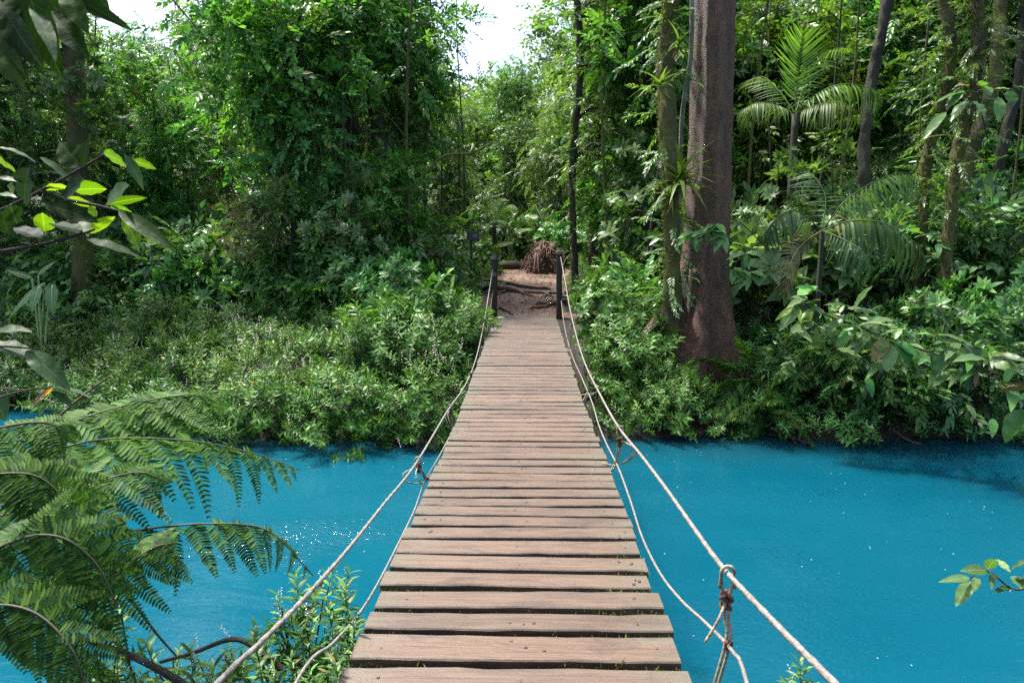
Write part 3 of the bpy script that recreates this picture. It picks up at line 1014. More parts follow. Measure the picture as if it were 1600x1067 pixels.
TW_alt = [twig_alt(rv, .55, 13, .15, LF1, 58, .3) for _ in range(4)]
TW_small = [twig_alt(rv, .5, 17, .10, LF1, 60, .3) for _ in range(4)]
TW_droop = [twig_alt(rv, .62, 15, .19, LF1n, 38, .75) for _ in range(4)]
TW_whorl = [twig_whorl(rv, .3, 8, .19, LF1, .1, 2) for _ in range(4)]
TW_wide = [twig_alt(rv, .5, 9, .19, LF1w, 60, .3) for _ in range(4)]
TW_pinn = [pinnate(rv, .6, 11, .15, LF1n, .6) for _ in range(4)]
SH_whorl = [twig_whorl(rv, .3, 8, .20, LF2, .15, 2) for _ in range(4)]
SH_alt = [twig_alt(rv, .45, 10, .16, LF2, 58, .35) for _ in range(4)]
SH_big = [twig_whorl(rv, .35, 7, .34, LF3, .2, 2) for _ in range(3)]
SH_pinn = [pinnate(rv, .8, 14, .20, LF2n, .7) for _ in range(3)]
HERB = [herb(rv, .42, 22, .112, leaf(1, .27, 2, .2, .3)) for _ in range(6)]
HERB1 = [herb(rv, .42, 15, .13, leaf(1, .24, 1, .25, .3)) for _ in range(5)]


def crown(r, blobs, nclump, ntw, Ts, S, cr=.45, droop=.15, trunk=None, low=-.55, limb_r=.03, inner=.45):
    """clumps of sprays on and in uneven blobs, each clump on a limb; returns foliage, limbs"""
    fo, li = Geo(), Geo()
    vol = np.array([b[3] * b[4] * b[5] for b in blobs]) ** .66
    cnt = np.maximum((vol / vol.sum() * nclump).astype(int), 2)
    tp = np.asarray(trunk, float)
    for (cx, cy, cz, rx, ry, rz), n in zip(blobs, cnt):
        c = np.array([cx, cy, cz]); R = np.array([rx, ry, rz])
        d = rdir(n * 3, r); d = d[d[:, 2] > low][:n]
        if len(d) == 0: continue
        q = c + d * R * r.uniform(inner, 1.05, (len(d), 1))
        below = tp[tp[:, 2] < cz + .2]
        if len(below) == 0: below = tp[:1]
        a = below[np.argmin(np.linalg.norm(below - c, axis=1) + .4 * np.abs(below[:, 2] - cz + .6 * rz))]
        li.merge(tube(smooth_path([a, (a + c) / 2 + r.normal(size=3) * .12 + [0, 0, .15], c], 8), np.linspace(limb_r * 1.6, limb_r * .7, 8), 5, cap=False))
        for k in range(len(d)):
            if k % 2 == 0:
                m = (c + q[k]) / 2 + r.normal(size=3) * .1
                li.merge(tube(smooth_path([c, m, q[k]], 5), np.linspace(limb_r * .6, limb_r * .15, 5), 3, cap=False))
        sz = r.uniform(.65, 1.35, len(d))
        m = r.poisson(ntw * sz)
        idx = np.repeat(np.arange(len(d)), m)
        off = r.normal(size=(len(idx), 3)) * np.array([1, 1, .62]) * cr * sz[idx, None]
        P = q[idx] + off
        D = nrm(.55 * nrm(P - c) + .55 * nrm(off + 1e-6) + .55 * rdir(len(idx), r) + np.array([0, 0, -droop]))
        scatter(fo, Ts, P - D * .2, D, jit_up(len(idx), .6, r), S * r.uniform(.7, 1.3, len(idx)), 0, r)
    return fo, li


def trunk_path(r, H, lean=.05, wob=.12, n=16, sink=.6):
    t = np.linspace(0, 1, n)
    ph = r.uniform(0, 6, 4)
    x = lean * H * t * math.cos(ph[2]) + wob * (np.sin(4 * t + ph[0]) - math.sin(ph[0])) * t ** .5
    y = lean * H * t * math.sin(ph[2]) + wob * (np.sin(3.3 * t + ph[1]) - math.sin(ph[1])) * t ** .5
    return np.stack([x, y, -sink + t * (H + sink)], -1)


def trunk_geo(P, r0, r1, flare=.5, sides=12):
    t = np.linspace(0, 1, len(P))
    rad = r0 + (r1 - r0) * t + r0 * flare * np.exp(-t * 9)
    return tube(P, rad * (1 + .04 * np.sin(31 * t)), sides)


def make_tree(name, seed, H, r0, blobs, nclump, ntw, Ts, S, lm, bm, cr=.42, droop=.15, lean=.05, wob=.15):
    r = np.random.default_rng(seed)
    root = empty(name)
    P = trunk_path(r, H, lean, wob)
    fo, li = crown(r, blobs, nclump, ntw, Ts, S, cr, droop, P)
    tg = trunk_geo(P, r0, r0 * .3)
    tg.merge(li)
    tg.obj('trunk', bm, root); fo.obj('crown', lm, root)
    return root


def rblobs(r, n, z0, z1, spread, rad, flat=.8):
    out = []
    for i in range(n):
        z = z0 + (z1 - z0) * (i + r.uniform(.1, .9)) / n
        a = r.uniform(0, 2 * PI) + i * 2.4
        s = spread * r.uniform(.3, 1) * (1 - .45 * (i / n) ** 2)
        q = rad * r.uniform(.7, 1.25)
        out.append((s * math.cos(a), s * math.sin(a), z, q, q, q * flat))
    return out


r_ = np.random.default_rng(5)
PT = {}
PT['tall'] = make_tree('rainforest_tree', 1, 10, .17, rblobs(r_, 9, 3.6, 10, 1.8, 1.3), 105, 22, TW_alt, 1.15, M['leaf_mid'], M['bark'])
PT['bright'] = make_tree('rainforest_tree', 2, 8, .12, rblobs(r_, 9, 1.6, 8.3, 1.5, 1.1), 95, 22, TW_wide, 1.1, M['leaf_bright'], M['bark_moss'])
PT['fine'] = make_tree('rainforest_tree', 3, 10, .15, rblobs(r_, 10, 2.6, 10.2, 1.7, 1.25), 110, 25, TW_small + TW_alt, 1.1, M['leaf_mid'], M['bark_dark'])
PT['dark'] = make_tree('rainforest_tree', 4, 9, .18, rblobs(r_, 9, 2.0, 9.2, 1.8, 1.3), 105, 20, TW_whorl + TW_alt, 1.1, M['leaf_dark'], M['bark_moss'], droop=.05)
PT['olive'] = make_tree('rainforest_tree', 6, 9, .13, rblobs(r_, 10, 1.4, 9, 1.4, 1.1, 1.0), 105, 20, TW_alt + TW_small + TW_droop[:1], 1.0, M['leaf_olive'], M['bark_moss'], droop=.45)
PT['slim'] = make_tree('rainforest_tree', 7, 8.5, .10, rblobs(r_, 7, 3.4, 8.6, .9, .85), 70, 20, TW_alt, 1.0, M['leaf_mid'], M['bark_dark'], wob=.25)
used = set()


def put(root_name_table, key, px, Y, s, rz, label, cat, group=None, py=500, dz=0., sz=None):
    src = root_name_table[key]
    tid = (id(root_name_table), key)
    o = src if tid not in used else copy_tree(src)
    used.add(tid)
    x = float(atY(px, py, Y)[0])
    o.location = (x, Y, float(terrain(x, Y)) + dz)
    o.rotation_euler = (0, 0, rz)
    o.scale = (s, s, sz or s)
    tag(o, label, cat, group)
    return o


TG = 'forest trees around the river crossing'
T = [
    # left side
    ('dark', -10, 14.5, .75, .4, 'dark broad-leaved tree standing left of the mossy trunk at the far left'),
    ('bright', 205, 21, .70, 1.0, 'yellow-green sunlit tree filling the gap left of the big vine-hung tree'),
    ('fine', 235, 33, .93, 2.0, 'tall distant bluish-green tree whose rounded top stands against the left patch of sky'),
    ('dark', -60, 18.5, 1.1, 2.4, 'very dark tree at the left edge behind the mossy trunk'),
    ('olive', 325, 19, .72, .3, 'olive drooping tree between the yellow-green tree and the big vine-hung tree'),
    ('tall', 40, 24, 1.0, 1.9, 'tall mid-green tree behind the dark tree at the left edge'),
    ('bright', 290, 27, .72, 4.0, 'light green tree behind the olive drooping tree on the left'),
    ('tall', 420, 25, 1.2, 5.1, 'tall mid-green tree directly behind the big vine-hung tree'),
    ('fine', 545, 23, 1.15, 3.3, 'fine-leaved tree behind the dark trunk of the big vine-hung tree'),
    ('slim', 632, 16.8, .75, 1.0, 'slim dark-stemmed tree just right of the big vine-hung tree'),
    ('bright', 600, 25, .95, 2.2, 'bright green tree behind the slim dark stem left of the path'),
    ('olive', 722, 24, .60, 1.4, 'olive mossy tree left of the path end under the sky gap'),
    ('dark', 185, 16.2, .60, 2.1, 'low dark broad-leaved tree right of the mossy trunk at far left'),
    ('fine', 275, 17.2, .52, 4.2, 'low fine-leaved tree in shade behind the withered spray'),
    ('dark', 535, 18.6, .72, .7, 'dark broad-leaved tree in the shade right behind the big vine-hung tree'),
    ('bright', 618, 14.8, .38, 3.3, 'small bright young tree in front of the big dark trunk left of the path'),
    ('fine', 478, 14.3, .42, 5.0, 'small fine-leaved tree under the crown of the big vine-hung tree'),
    # centre
    ('fine', 800, 37, .80, 1.2, 'hazy rounded tree in the middle distance straight above the path'),
    ('dark', 812, 30, .58, 3.1, 'dark trunked tree standing in the shade straight beyond the path'),
    ('olive', 868, 27, .66, 2.7, 'pale yellowish-green tree right of the path end below the sky gap'),
    # right side
    ('slim', 1005, 19.5, 1.0, 3.7, 'slim tree with a high crown between the bright tree and the mossy trunk'),
    ('bright', 1022, 16, .78, .6, 'bright green tree between the slender vine-clad tree and the big red trunk'),
    ('tall', 1050, 22, 1.1, .2, 'tall mid-green tree behind the bright tree left of the big red trunk'),
    ('fine', 1080, 25, 1.2, 1.7, 'fine-leaved tree directly behind the big red trunk'),
    ('bright', 1175, 19, .85, 5.0, 'light green tree just right of the big red trunk'),
    ('fine', 1275, 24, 1.0, 4.1, 'fine-leaved tree behind the upright palm'),
    ('tall', 1390, 21, 1.1, 2.9, 'tall mid-green tree behind the leaning dark pole-like trunk'),
    ('olive', 1330, 29, 1.3, 3.9, 'tall olive tree in the back row between the palm and the dark pole-like trunk'),
    ('dark', 1470, 18, 1.1, 5.5, 'dark broad-leaved tree behind the pair of mossy trunks at right'),
    ('fine', 1540, 24, 1.25, .9, 'fine-leaved tree in the back row behind the mossy trunks at right'),
    ('dark', 1610, 15, 1.1, 1.3, 'dark tree at the right edge of the forest'),
]
for key, px, Y, s, rz, lab in T:
    put(PT, key, px, Y, s, rz, lab, 'tree', TG, sz=1.1 if key == 'slim' and s < .9 else (1.1 if s == .78 else None))


# ------------------------------------------------------------------ trees built one by one
def pb(px, py, Y, rpx, ry=None, base=None):
    p = atY(px, py, Y) - base
    q = rpx * Y / 1067
    return (p[0], p[1], p[2], q, (ry or rpx) * Y / 1067 * .8, q)


def rough_tube(P, rad, sides, amp, seed):
    """a trunk with lumps, burrs and ridges"""
    r = np.random.default_rng(seed + 900)
    NN = 240
    t = np.linspace(0, 1, NN)
    Q = smooth_path(P, NN)
    g = tube(Q, np.interp(t, np.linspace(0, 1, len(rad)), rad), sides)
    V = g.v[0].reshape(NN, sides, 3)
    e = r.normal(size=(NN, sides))
    for _ in range(9):
        e = (e + np.roll(e, 1, 0) + np.roll(e, -1, 0)) / 3
    for _ in range(2):
        e = (e * 2 + np.roll(e, 1, 1) + np.roll(e, -1, 1)) / 4
    e = e / e.std()
    g.v[0] = (Q[:, None] + (V - Q[:, None]) * (1 + amp * e)[..., None]).reshape(-1, 3)
    return g


def big_left():
    r = np.random.default_rng(8)
    Y = 15.6
    b = atY(618, 440, Y); b[2] = float(terrain(b[0], Y))
    root = empty('rainforest_tree', b)
    tag(root, 'big dark-trunked tree hung with drooping vines left of the path', 'tree', TG)
    pts = [b + [0, 0, -.5], b + [-.02, 0, .3], atY(606, 300, Y), atY(588, 180, Y), atY(575, 60, Y + .2), atY(566, -160, Y + .4)]
    P = smooth_path(np.array(pts) - b, 30)
    tg = rough_tube(P, np.linspace(.21, .14, 30) * (1 + .5 * np.exp(-np.arange(30) / 2.5)), 20, .08, 77)
    P2 = smooth_path(np.array([atY(560, 210, 15.2), atY(520, 120, 14.9), atY(430, 40, 14.4), atY(380, -60, 14.2)]) - b, 20)
    tg.merge(tube(P2, np.linspace(.11, .05, 20), 8))
    P3 = smooth_path(np.array([atY(420, 130, 14.8), atY(475, 65, 14.8), atY(530, 0, 15)]) - b, 12)
    tg.merge(tube(P3[::-1], np.linspace(.07, .02, 12), 6))
    bl = [pb(*a, base=b) for a in [(385, 40, 14.2, 70), (470, 20, 14.8, 85), (565, 20, 15.4, 82), (612, 50, 15.8, 52), (450, 110, 14.4, 70), (520, 110, 14.6, 62), (628, 130, 16, 50), (650, 95, 16, 28),
                                   (385, 180, 14.4, 60), (455, 225, 14.2, 52), (530, 290, 14.3, 26), (400, 265, 14.2, 48), (660, 215, 16.4, 42), (520, -40, 15.2, 60)]]
    fo, li = crown(r, bl, 135, 14, TW_small + TW_alt + TW_wide + TW_whorl[:2] + TW_wide, .82, .42, .25, np.concatenate([P, P2]), limb_r=.025)
    fo2, li2 = crown(r, bl[:10:2], 50, 13, TW_wide, .9, .4, .2, np.concatenate([P, P2]), limb_r=.02)
    tg.merge(li); tg.merge(li2)
    tg.obj('trunk', M['bark_dark'], root)
    fo.obj('crown', M['leaf_mid'], root)
    fo2.obj('climber_foliage', M['leaf_bright'], root)
    # hanging lianas
    for (px, y0, y1, Yl) in [(520, 90, 400, 14.3), (545, 60, 440, 14.5), (575, 110, 470, 14.2), (500, 150, 380, 14.0), (625, 100, 420, 15.9), (438, 150, 330, 13.9)]:
        pp = [atY(px + r.uniform(-6, 6) + 5 * math.sin(t * 5 + px), y0 + (y1 - y0) * t, Yl) - b for t in np.linspace(0, 1, 8)]
        tube(smooth_path(pp, 24), .014, 5).obj('liana', M['bark_moss'], root)
    dr, dl = crown(r, [pb(388, 350, 13.4, 34, base=b), pb(415, 318, 13.5, 20, base=b), pb(362, 380, 13.3, 18, base=b)], 26, 12, TW_alt, .42, .26, .35, P, limb_r=.012)
    dr.obj('withered_spray', M['leaf_dry'], root)


big_left()


def fluted_trunk():
    Y = 10.9
    base = atY(1098, 575, Y); base[2] = float(terrain(base[0], Y))
    root = empty('giant_tree', base)
    tag(root, 'massive straight tree with reddish speckled bark and flaring buttress roots right of the bridge', 'tree', 'trees with trunks standing on the right bank')
    r = np.random.default_rng(4)
    ns, sd = 70, 64
    H = 8.0
    zz = -.7 + (H + .7) * np.linspace(0, 1, ns) ** 1.8
    th = np.arange(sd) * 2 * PI / sd
    Z, TH = np.meshgrid(zz, th, indexing='ij')
    hgt = np.maximum(Z, 0)
    fl = np.exp(-hgt / .95)
    but = np.clip(np.cos((TH - 3.35) / 2 + .0), 0, 1) ** 26 * 1.25 + np.clip(np.cos((TH - 4.35) / 2), 0, 1) ** 40 * .95 + np.clip(np.cos((TH - 5.6) / 2), 0, 1) ** 34 * .8 + np.clip(np.cos((TH - 1.5) / 2), 0, 1) ** 2 * .2
    but = but + np.clip(np.cos((TH - 5.6 + 2 * PI) / 2), 0, 1) ** 34 * .8
    cords = .032 * np.exp(-hgt / 5) * np.cos(5 * TH + .35 * Z) + .014 * np.cos(7 * TH - .9 * Z + np.sin(1.3 * Z)) + .008 * np.cos(11 * TH + 2.1 * Z) * np.sin(1.7 * Z)
    R = .315 - .0045 * hgt + cords + but * fl * .62 + .05 * fl
    R = R * (1 + .012 * np.sin(7 * Z + 3 * TH) + .01 * r.normal(size=R.shape))
    lx = -.012 * Z
    V = np.stack([R * np.cos(TH) + lx, R * np.sin(TH), Z], -1).reshape(-1, 3)
    i = np.arange(ns - 1)[:, None] * sd; j = np.arange(sd)[None]; k = (j + 1) % sd
    g = Geo().add(V, np.stack([i + j, i + k, i + sd + k, i + sd + j], -1).reshape(-1, 4))
    tr = np.stack([-.012 * np.linspace(0, H, 12), 0 * np.linspace(0, 1, 12), np.linspace(0, H, 12)], -1)
    g.obj('trunk', M['bark_red'], root)
    # buttress roots snaking away from the foot
    for (pts, r0) in [([(1085, 420), (1078, 490), (1068, 545), (1048, 582)], .085), ([(1058, 455), (1035, 490), (1008, 522), (985, 545)], .10), ([(1125, 480), (1138, 540), (1150, 590)], .08)]:
        pp = [atY(a, b, Y - .28 - .05 * q) - base for q, (a, b) in enumerate(pts)]
        tube(smooth_path(pp, 24), np.linspace(r0, r0 * .55, 24), 10).obj('buttress_root', M['bark_red'], root)
    # pale slim liana running up the left side
    pp = [atY(1062, 300, Y - .25) - base, atY(1066, 180, Y - .25) - base, atY(1079, 90, Y - .3) - base, atY(1082, -60, Y - .3) - base]
    tube(smooth_path(pp, 20), .035, 8).obj('liana', bark_mat('pale_liana', (.16, .15, .11), (.42, .40, .34), moss_amt=.35, scale=20), root)


fluted_trunk()


def pole_tree(name, label, pts, r0, r1, mat, crown_bl, Ts, lm, S=1., nclump=16, ntw=12, side=None, climb=0, seed=0, cat_='tree', tuft=TW_small, grp='trees with trunks standing on the right bank'):
    """trunk traced through (px,py,Y) points, foot on the ground; crown above the frame"""
    r = np.random.default_rng(seed)
    p0 = atY(*pts[0]); p0[2] = float(terrain(p0[0], p0[1]))
    root = empty(name, p0); tag(root, label, cat_, grp)
    Q = [p0 + [0, 0, -.5]] + [atY(*p) for p in pts[1:]]
    P = smooth_path(np.array(Q) - p0, 36)
    n = len(P); t = np.linspace(0, 1, n)
    P = P + np.stack([np.sin(9 * t + seed), np.cos(11 * t + seed), 0 * t], -1) * .05 * (t < .8)[:, None]
    tg = rough_tube(P, (r0 + (r1 - r0) * t) * (1 + .08 * np.sin(17 * t + seed) + .05 * np.sin(41 * t)), 20, .09, seed)
    for b in side or []:
        pp = smooth_path(np.array([atY(*q) for q in b[:-1]]) - p0, 12)
        tg.merge(tube(pp, np.linspace(b[-1], b[-1] * .4, 12), 6))
    top = P[-1]
    bl = [(top[0] + a, top[1] + b, top[2] + c, d, d, d * .6) for a, b, c, d in crown_bl]
    if bl:
        fo, li = crown(r, bl, nclump, ntw, Ts, S, .5, .1, P, limb_r=.03)
        tg.merge(li)
        fo.obj('crown', lm, root)
    tg.obj('trunk', mat, root)
    if climb:
        # moss tufts and small climbers gripping the trunk
        g = Geo(); m = climb
        k = r.uniform(2, n - 4, m).astype(int)
        a = r.uniform(0, 2 * PI, m); rr_ = (r0 + (r1 - r0) * t)[k]
        PP = P[k] + np.stack([np.cos(a) * rr_, np.sin(a) * rr_, r.uniform(-.1, .1, m)], -1)
        D = nrm(np.stack([np.cos(a), np.sin(a), r.uniform(-.9, .5, m)], -1))
        scatter(g, tuft, PP, D, jit_up(m, .4, r), r.uniform(.4, 1.0, m), 0, r)
        g.obj('climbing_leaves', M['leaf_olive'], root)
        g = Geo(); m = climb * 14
        f = r.uniform(1, n - 4, m); k = f.astype(int)
        a = r.normal(r.uniform(0, 6), 1.3, m); rr_ = (r0 + (r1 - r0) * t)[k]
        PP = P[k] + (P[k + 1] - P[k]) * (f - k)[:, None] + np.stack([np.cos(a) * rr_, np.sin(a) * rr_, 0 * a], -1)
        D = nrm(np.stack([np.cos(a), np.sin(a), r.uniform(-.6, .6, m)], -1) + .4 * rdir(m, r))
        inst(g, LF1w, frames(D, rdir(m, r)), PP - D * .01, r.uniform(.025, .06, m))
        o_ = g.obj('moss', M['moss'], root); o_['kind'] = 'stuff'
    return root, p0, P


HC = [(0, .3, 2.5, 1.2), (.8, .8, 1.8, 1.0)]
pole_tree('mossy_tree', 'thinner moss-covered trunk carrying bromeliads just left of the massive reddish trunk', [(1046, 575, 10.5), (1046, 480, 10.5), (1044, 330, 10.5), (1046, 180, 10.5), (1047, 60, 10.6), (1050, -60, 10.6), (1052, -420, 10.8)],
          .13, .11, M['bark_moss'], HC, TW_alt, M['leaf_mid'], climb=150, seed=12)
pole_tree('pole_tree', 'leaning dark pole-like trunk rising right of the upright palm', [(1338, 520, 14), (1345, 380, 14), (1353, 250, 14), (1366, 120, 14), (1380, 0, 14), (1400, -200, 14)], .115, .10, M['bark_dark'], HC, TW_alt, M['leaf_dark'], seed=13, climb=16)
pole_tree('mossy_tree', 'left one of the pair of mossy crooked trunks at right, with a bare side branch', [(1425, 460, 12.2), (1438, 340, 12.2), (1452, 260, 12.2), (1468, 190, 12.1), (1478, 100, 12), (1474, 0, 12), (1478, -250, 12)], .085, .08, M['bark_moss'], HC, TW_alt,
          M['leaf_mid'], seed=14, climb=110, side=[[(1474, 50, 12), (1492, 52, 11.9), (1508, 85, 11.8), (1530, 92, 11.7), .028], [(1478, 35, 12), (1500, 30, 11.9), (1525, 36, 11.8), .02]])
pole_tree('mossy_tree', 'right one of the pair of mossy crooked trunks at right, leaning left at the foot', [(1468, 440, 11.6), (1488, 330, 11.6), (1505, 230, 11.6), (1518, 150, 11.6), (1522, 60, 11.7), (1530, -40, 11.8), (1535, -300, 11.8)], .10, .08, M['bark_moss'], HC, TW_alt,
          M['leaf_dark'], seed=15, climb=130)
pole_tree('leaning_tree', 'dark leaning trunk in the top right corner beyond the mossy pair', [(1470, 420, 13.2), (1512, 280, 13.2), (1535, 180, 13.2), (1556, 80, 13.2), (1572, -10, 13.3), (1600, -220, 13.4)], .125, .11, M['bark_moss'], HC, TW_whorl, M['leaf_dark'], seed=16, climb=60)
pole_tree('leaning_tree', 'dim slanting trunk touching the right edge of the picture', [(1535, 400, 14.5), (1570, 220, 14.5), (1592, 90, 14.5), (1620, -80, 14.6), (1640, -250, 14.7)], .10, .09, M['bark_dark'], HC, TW_whorl, M['leaf_dark'], seed=17)
pole_tree('slender_tree', 'thin dark straight stem right of the right bridge post beside the sky gap', [(898, 440, 16), (897, 330, 16), (899, 220, 16), (903, 110, 16), (901, 0, 16), (900, -80, 16)], .085, .07, M['bark_dark'],
          [(1.3, .2, -1.2, .7), (1.4, -.2, -2.4, .65), (1.1, .3, -3.4, .55), (1.8, .5, -.4, .7), (.7, .3, -4.4, .45)], TW_alt, M['leaf_mid'], seed=21, climb=70, nclump=60, ntw=16)
pole_tree('vine_clad_tree', 'dark trunk wrapped in climbing leaves right of the thin straight stem by the path', [(930, 430, 17.5), (930, 300, 17.5), (928, 150, 17.5), (924, 0, 17.5), (922, -150, 17.6)], .17, .15, M['bark_dark'], [(.9, 0, .4, 1.0), (1.5, .4, -1.6, .9), (1.1, .1, -3.2, .8)], TW_alt, M['leaf_mid'], seed=18,
          climb=170, tuft=TW_wide)
pole_tree('mossy_tree', 'mossy trunk in the top left corner behind the dark foreground leaves', [(118, 480, 13.6), (122, 250, 13.6), (116, 90, 13.6), (110, 0, 13.6), (104, -200, 13.6)], .19, .16, M['bark_moss'], [(-.6, .2, -1.5, .9), (-1.2, 0, -3, .8), (-.3, .2, 0, 1), (.3, -.3, -4.2, .5)], TW_whorl, M['leaf_dark'], seed=19, climb=150, nclump=50, ntw=15, grp=TG)


# ------------------------------------------------------------------ epiphytes on the mossy trunk
def bromeliad(label, px, py, Y, n, L, seed, s=1.0):
    r = np.random.default_rng(seed)
    o = empty('bromeliad', atY(px, py, Y)); tag(o, label, 'bromeliad', 'bromeliads on the mossy trunk')
    T1, T2 = leaf(1, .14, 7, .3, .45, .5), leaf(1, .13, 7, .3, .85, .5)
    g = Geo()
    a = np.arange(n) * 2.4 + r.uniform(-.3, .3, n)
    el = np.linspace(1.5, -.1, n) + r.normal(size=n) * .15
    D = np.stack([np.cos(a) * np.cos(el), np.sin(a) * np.cos(el) - .35, np.sin(el)], -1)
    scatter(g, [T1, T2], np.zeros((n, 3)), nrm(D), nrm(np.stack([-.3 * np.cos(a), -.3 * np.sin(a), np.ones(n)], -1) + [0, 0, .2]), L * r.uniform(.7, 1.1, n), 0, r)
    g.obj('leaves', M['palm_bright'], o)
    g = Geo(); m = 7
    D = nrm(np.stack([r.normal(size=m) * .5, -np.abs(r.normal(size=m)) * .3, -np.ones(m)], -1))
    scatter(g, [T1], np.zeros((m, 3)), D, rdir(m, r), L * r.uniform(.5, .8, m), 0, r)
    g.obj('dead_leaves', M['leaf_dry'], o)


bromeliad('largest bromeliad with long arching strap leaves, on the mossy trunk at mid height', 1062, 285, 10.3, 26, .62, 1)
bromeliad('drooping bromeliad hanging low on the mossy trunk below the largest one', 1047, 308, 10.32, 16, .42, 2)
bromeliad('small spiky bromeliad high on the left of the mossy trunk', 1031, 135, 10.35, 14, .40, 3)
bromeliad('small bromeliad near the top of the mossy trunk on its right', 1060, 72, 10.35, 10, .34, 4)


# ------------------------------------------------------------------ palms and tree ferns
def frond(path, maxl, n, T, droop=.3, ang=60, up=(0, 0, 1), prof=lambda t: math.sin(PI * (.10 + .86 * t)) ** .6, start=.15, r=None, rr=.012):
    """pinnate frond along a path: rachis geo, leaflet geo"""
    r = r or rng
    P = smooth_path(path, 40)
    fr, le = tube(P, np.linspace(rr, rr * .3, 40), 5), Geo()
    Tn = nrm(np.gradient(P, axis=0))
    up = np.array(up, float)
    pos, D, U, S = [], [], [], []
    for i in range(n):
        t = start + (1 - start) * (i + .5) / n
        k = min(int(t * 39), 38); f = t * 39 - k
        p = P[k] * (1 - f) + P[k + 1] * f
        y = Tn[k]; x = nrm(np.cross(y, up)); z = np.cross(x, y)
        for s in (-1, 1):
            a = math.radians(ang * (1 - .5 * t ** 2) + r.uniform(-4, 4))
            d = s * math.sin(a) * x + math.cos(a) * y + np.array([0, 0, -droop * r.uniform(.7, 1.2)])
            pos.append(p); D.append(d); U.append(z + .15 * r.normal(size=3)); S.append(maxl * prof((i + .5) / n) * r.uniform(.9, 1.08))
    inst(le, T, frames(np.array(D), nrm(np.array(U))), np.array(pos), np.array(S))
    return fr, le


PAL = leaf(1, .06, 5, .3, .30, .6)
PALd = leaf(1, .075, 6, .3, .62, .6)


def palm(name, label, hub, base, fronds, mat, trunk_r=.06, seed=0, grp='palms on the right bank'):
    r = np.random.default_rng(seed)
    root = empty(name, base); tag(root, label, 'palm', grp)
    b = np.array(base, float)
    tube(smooth_path([[0, 0, -.4], (np.array(hub) - b) * [.4, .4, .5], np.array(hub) - b], 16), np.linspace(trunk_r * 1.25, trunk_r, 16), 10).obj('stem', M['bark_dark'], root)
    for f in fronds:
        path = [np.array(hub) - b] + [atY(*p) - b for p in f['p']]
        fr, le = frond(path, f['l'], f.get('n', 24), f.get('T', PAL), f.get('d', .3), f.get('a', 60), f.get('u', (0, 0, 1)), r=r, start=f.get('s', .12))
        fo = fr.obj('frond', f.get('m', mat), root)
        le.obj('leaflets', f.get('m', mat), fo)


Y = 12.8
hub = atY(1243, 178, Y); bs = [hub[0], Y, float(terrain(hub[0], Y))]
palm('palm', 'upright palm with one bright frond standing vertically and others arching right', hub, bs, [
    dict(p=[(1246, 130, Y + .1), (1251, 85, Y + .1), (1256, 52, Y)], l=.62, n=26, d=-.05, u=(0, 1, .3), a=62),
    dict(p=[(1275, 148, Y - .3), (1315, 132, Y - .6), (1360, 138, Y - .8), (1378, 152, Y - .9)], l=.50, n=30, d=.5, T=PALd),
    dict(p=[(1275, 165, Y - .5), (1315, 160, Y - .9), (1350, 185, Y - 1.1)], l=.50, n=26, d=.6, T=PALd),
    dict(p=[(1215, 140, Y + .4), (1190, 120, Y + .8), (1160, 130, Y + 1.1)], l=.5, n=24, d=.4),
    dict(p=[(1215, 165, Y - .3), (1185, 160, Y - .5), (1155, 175, Y - .7)], l=.48, n=24, d=.5, T=PALd),
    dict(p=[(1262, 120, Y + .8), (1295, 80, Y + 1.4), (1330, 75, Y + 1.9)], l=.5, n=24, d=.3),
], M['palm_bright'], seed=31)

Y = 10.6
hub = atY(1285, 360, Y); bs = [hub[0], Y, float(terrain(hub[0], Y))]
palm('palm', 'lower palm with wide glossy fronds drooping over the lit shrubs right of the red trunk', hub, bs, [
    dict(p=[(1330, 345, Y - .3), (1385, 350, Y - .6), (1430, 380, Y - .8), (1448, 405, Y - .9)], l=.62, n=24, d=1.0, T=leaf(1, .11, 6, .3, .5, .6)),
    dict(p=[(1320, 315, Y), (1365, 285, Y + .1), (1410, 270, Y + .1), (1442, 285, Y + .1)], l=.55, n=26, d=.8, T=PALd),
    dict(p=[(1245, 330, Y - .1), (1215, 340, Y - .4), (1190, 370, Y - .5)], l=.5, n=20, d=.8, T=PALd),
    dict(p=[(1262, 375, Y - .5), (1243, 395, Y - .9), (1232, 425, Y - 1.1), (1226, 462, Y - 1.2)], l=.34, n=26, d=.1, u=(.2, -1, .3), a=52, m=M['fern_dry']),
    dict(p=[(1290, 310, Y + .2), (1275, 280, Y + .4), (1262, 268, Y + .6)], l=.45, n=18, d=.4),
    dict(p=[(1320, 375, Y - .5), (1350, 395, Y - .9), (1365, 425, Y - 1.0)], l=.45, n=18, d=.9, T=PALd),
], M['palm'], trunk_r=.035, seed=32)

Y = 20
hub = atY(772, 352, Y); bs = [hub[0], Y, float(terrain(hub[0], Y))]
palm('palm', 'small feathery pale palm at the path end left of the root heap', hub, bs, [
    dict(p=[(765, 330, Y), (748, 318, Y), (730, 322, Y - .1)], l=.4, n=18, d=.4),
    dict(p=[(785, 328, Y), (800, 320, Y), (816, 330, Y - .1)], l=.4, n=18, d=.4),
    dict(p=[(775, 325, Y + .2), (780, 312, Y + .3)], l=.35, n=16, d=.1),
    dict(p=[(755, 348, Y - .2), (740, 350, Y - .3), (728, 362, Y - .4)], l=.35, n=16, d=.5),
], M['palm_bright'], seed=33)


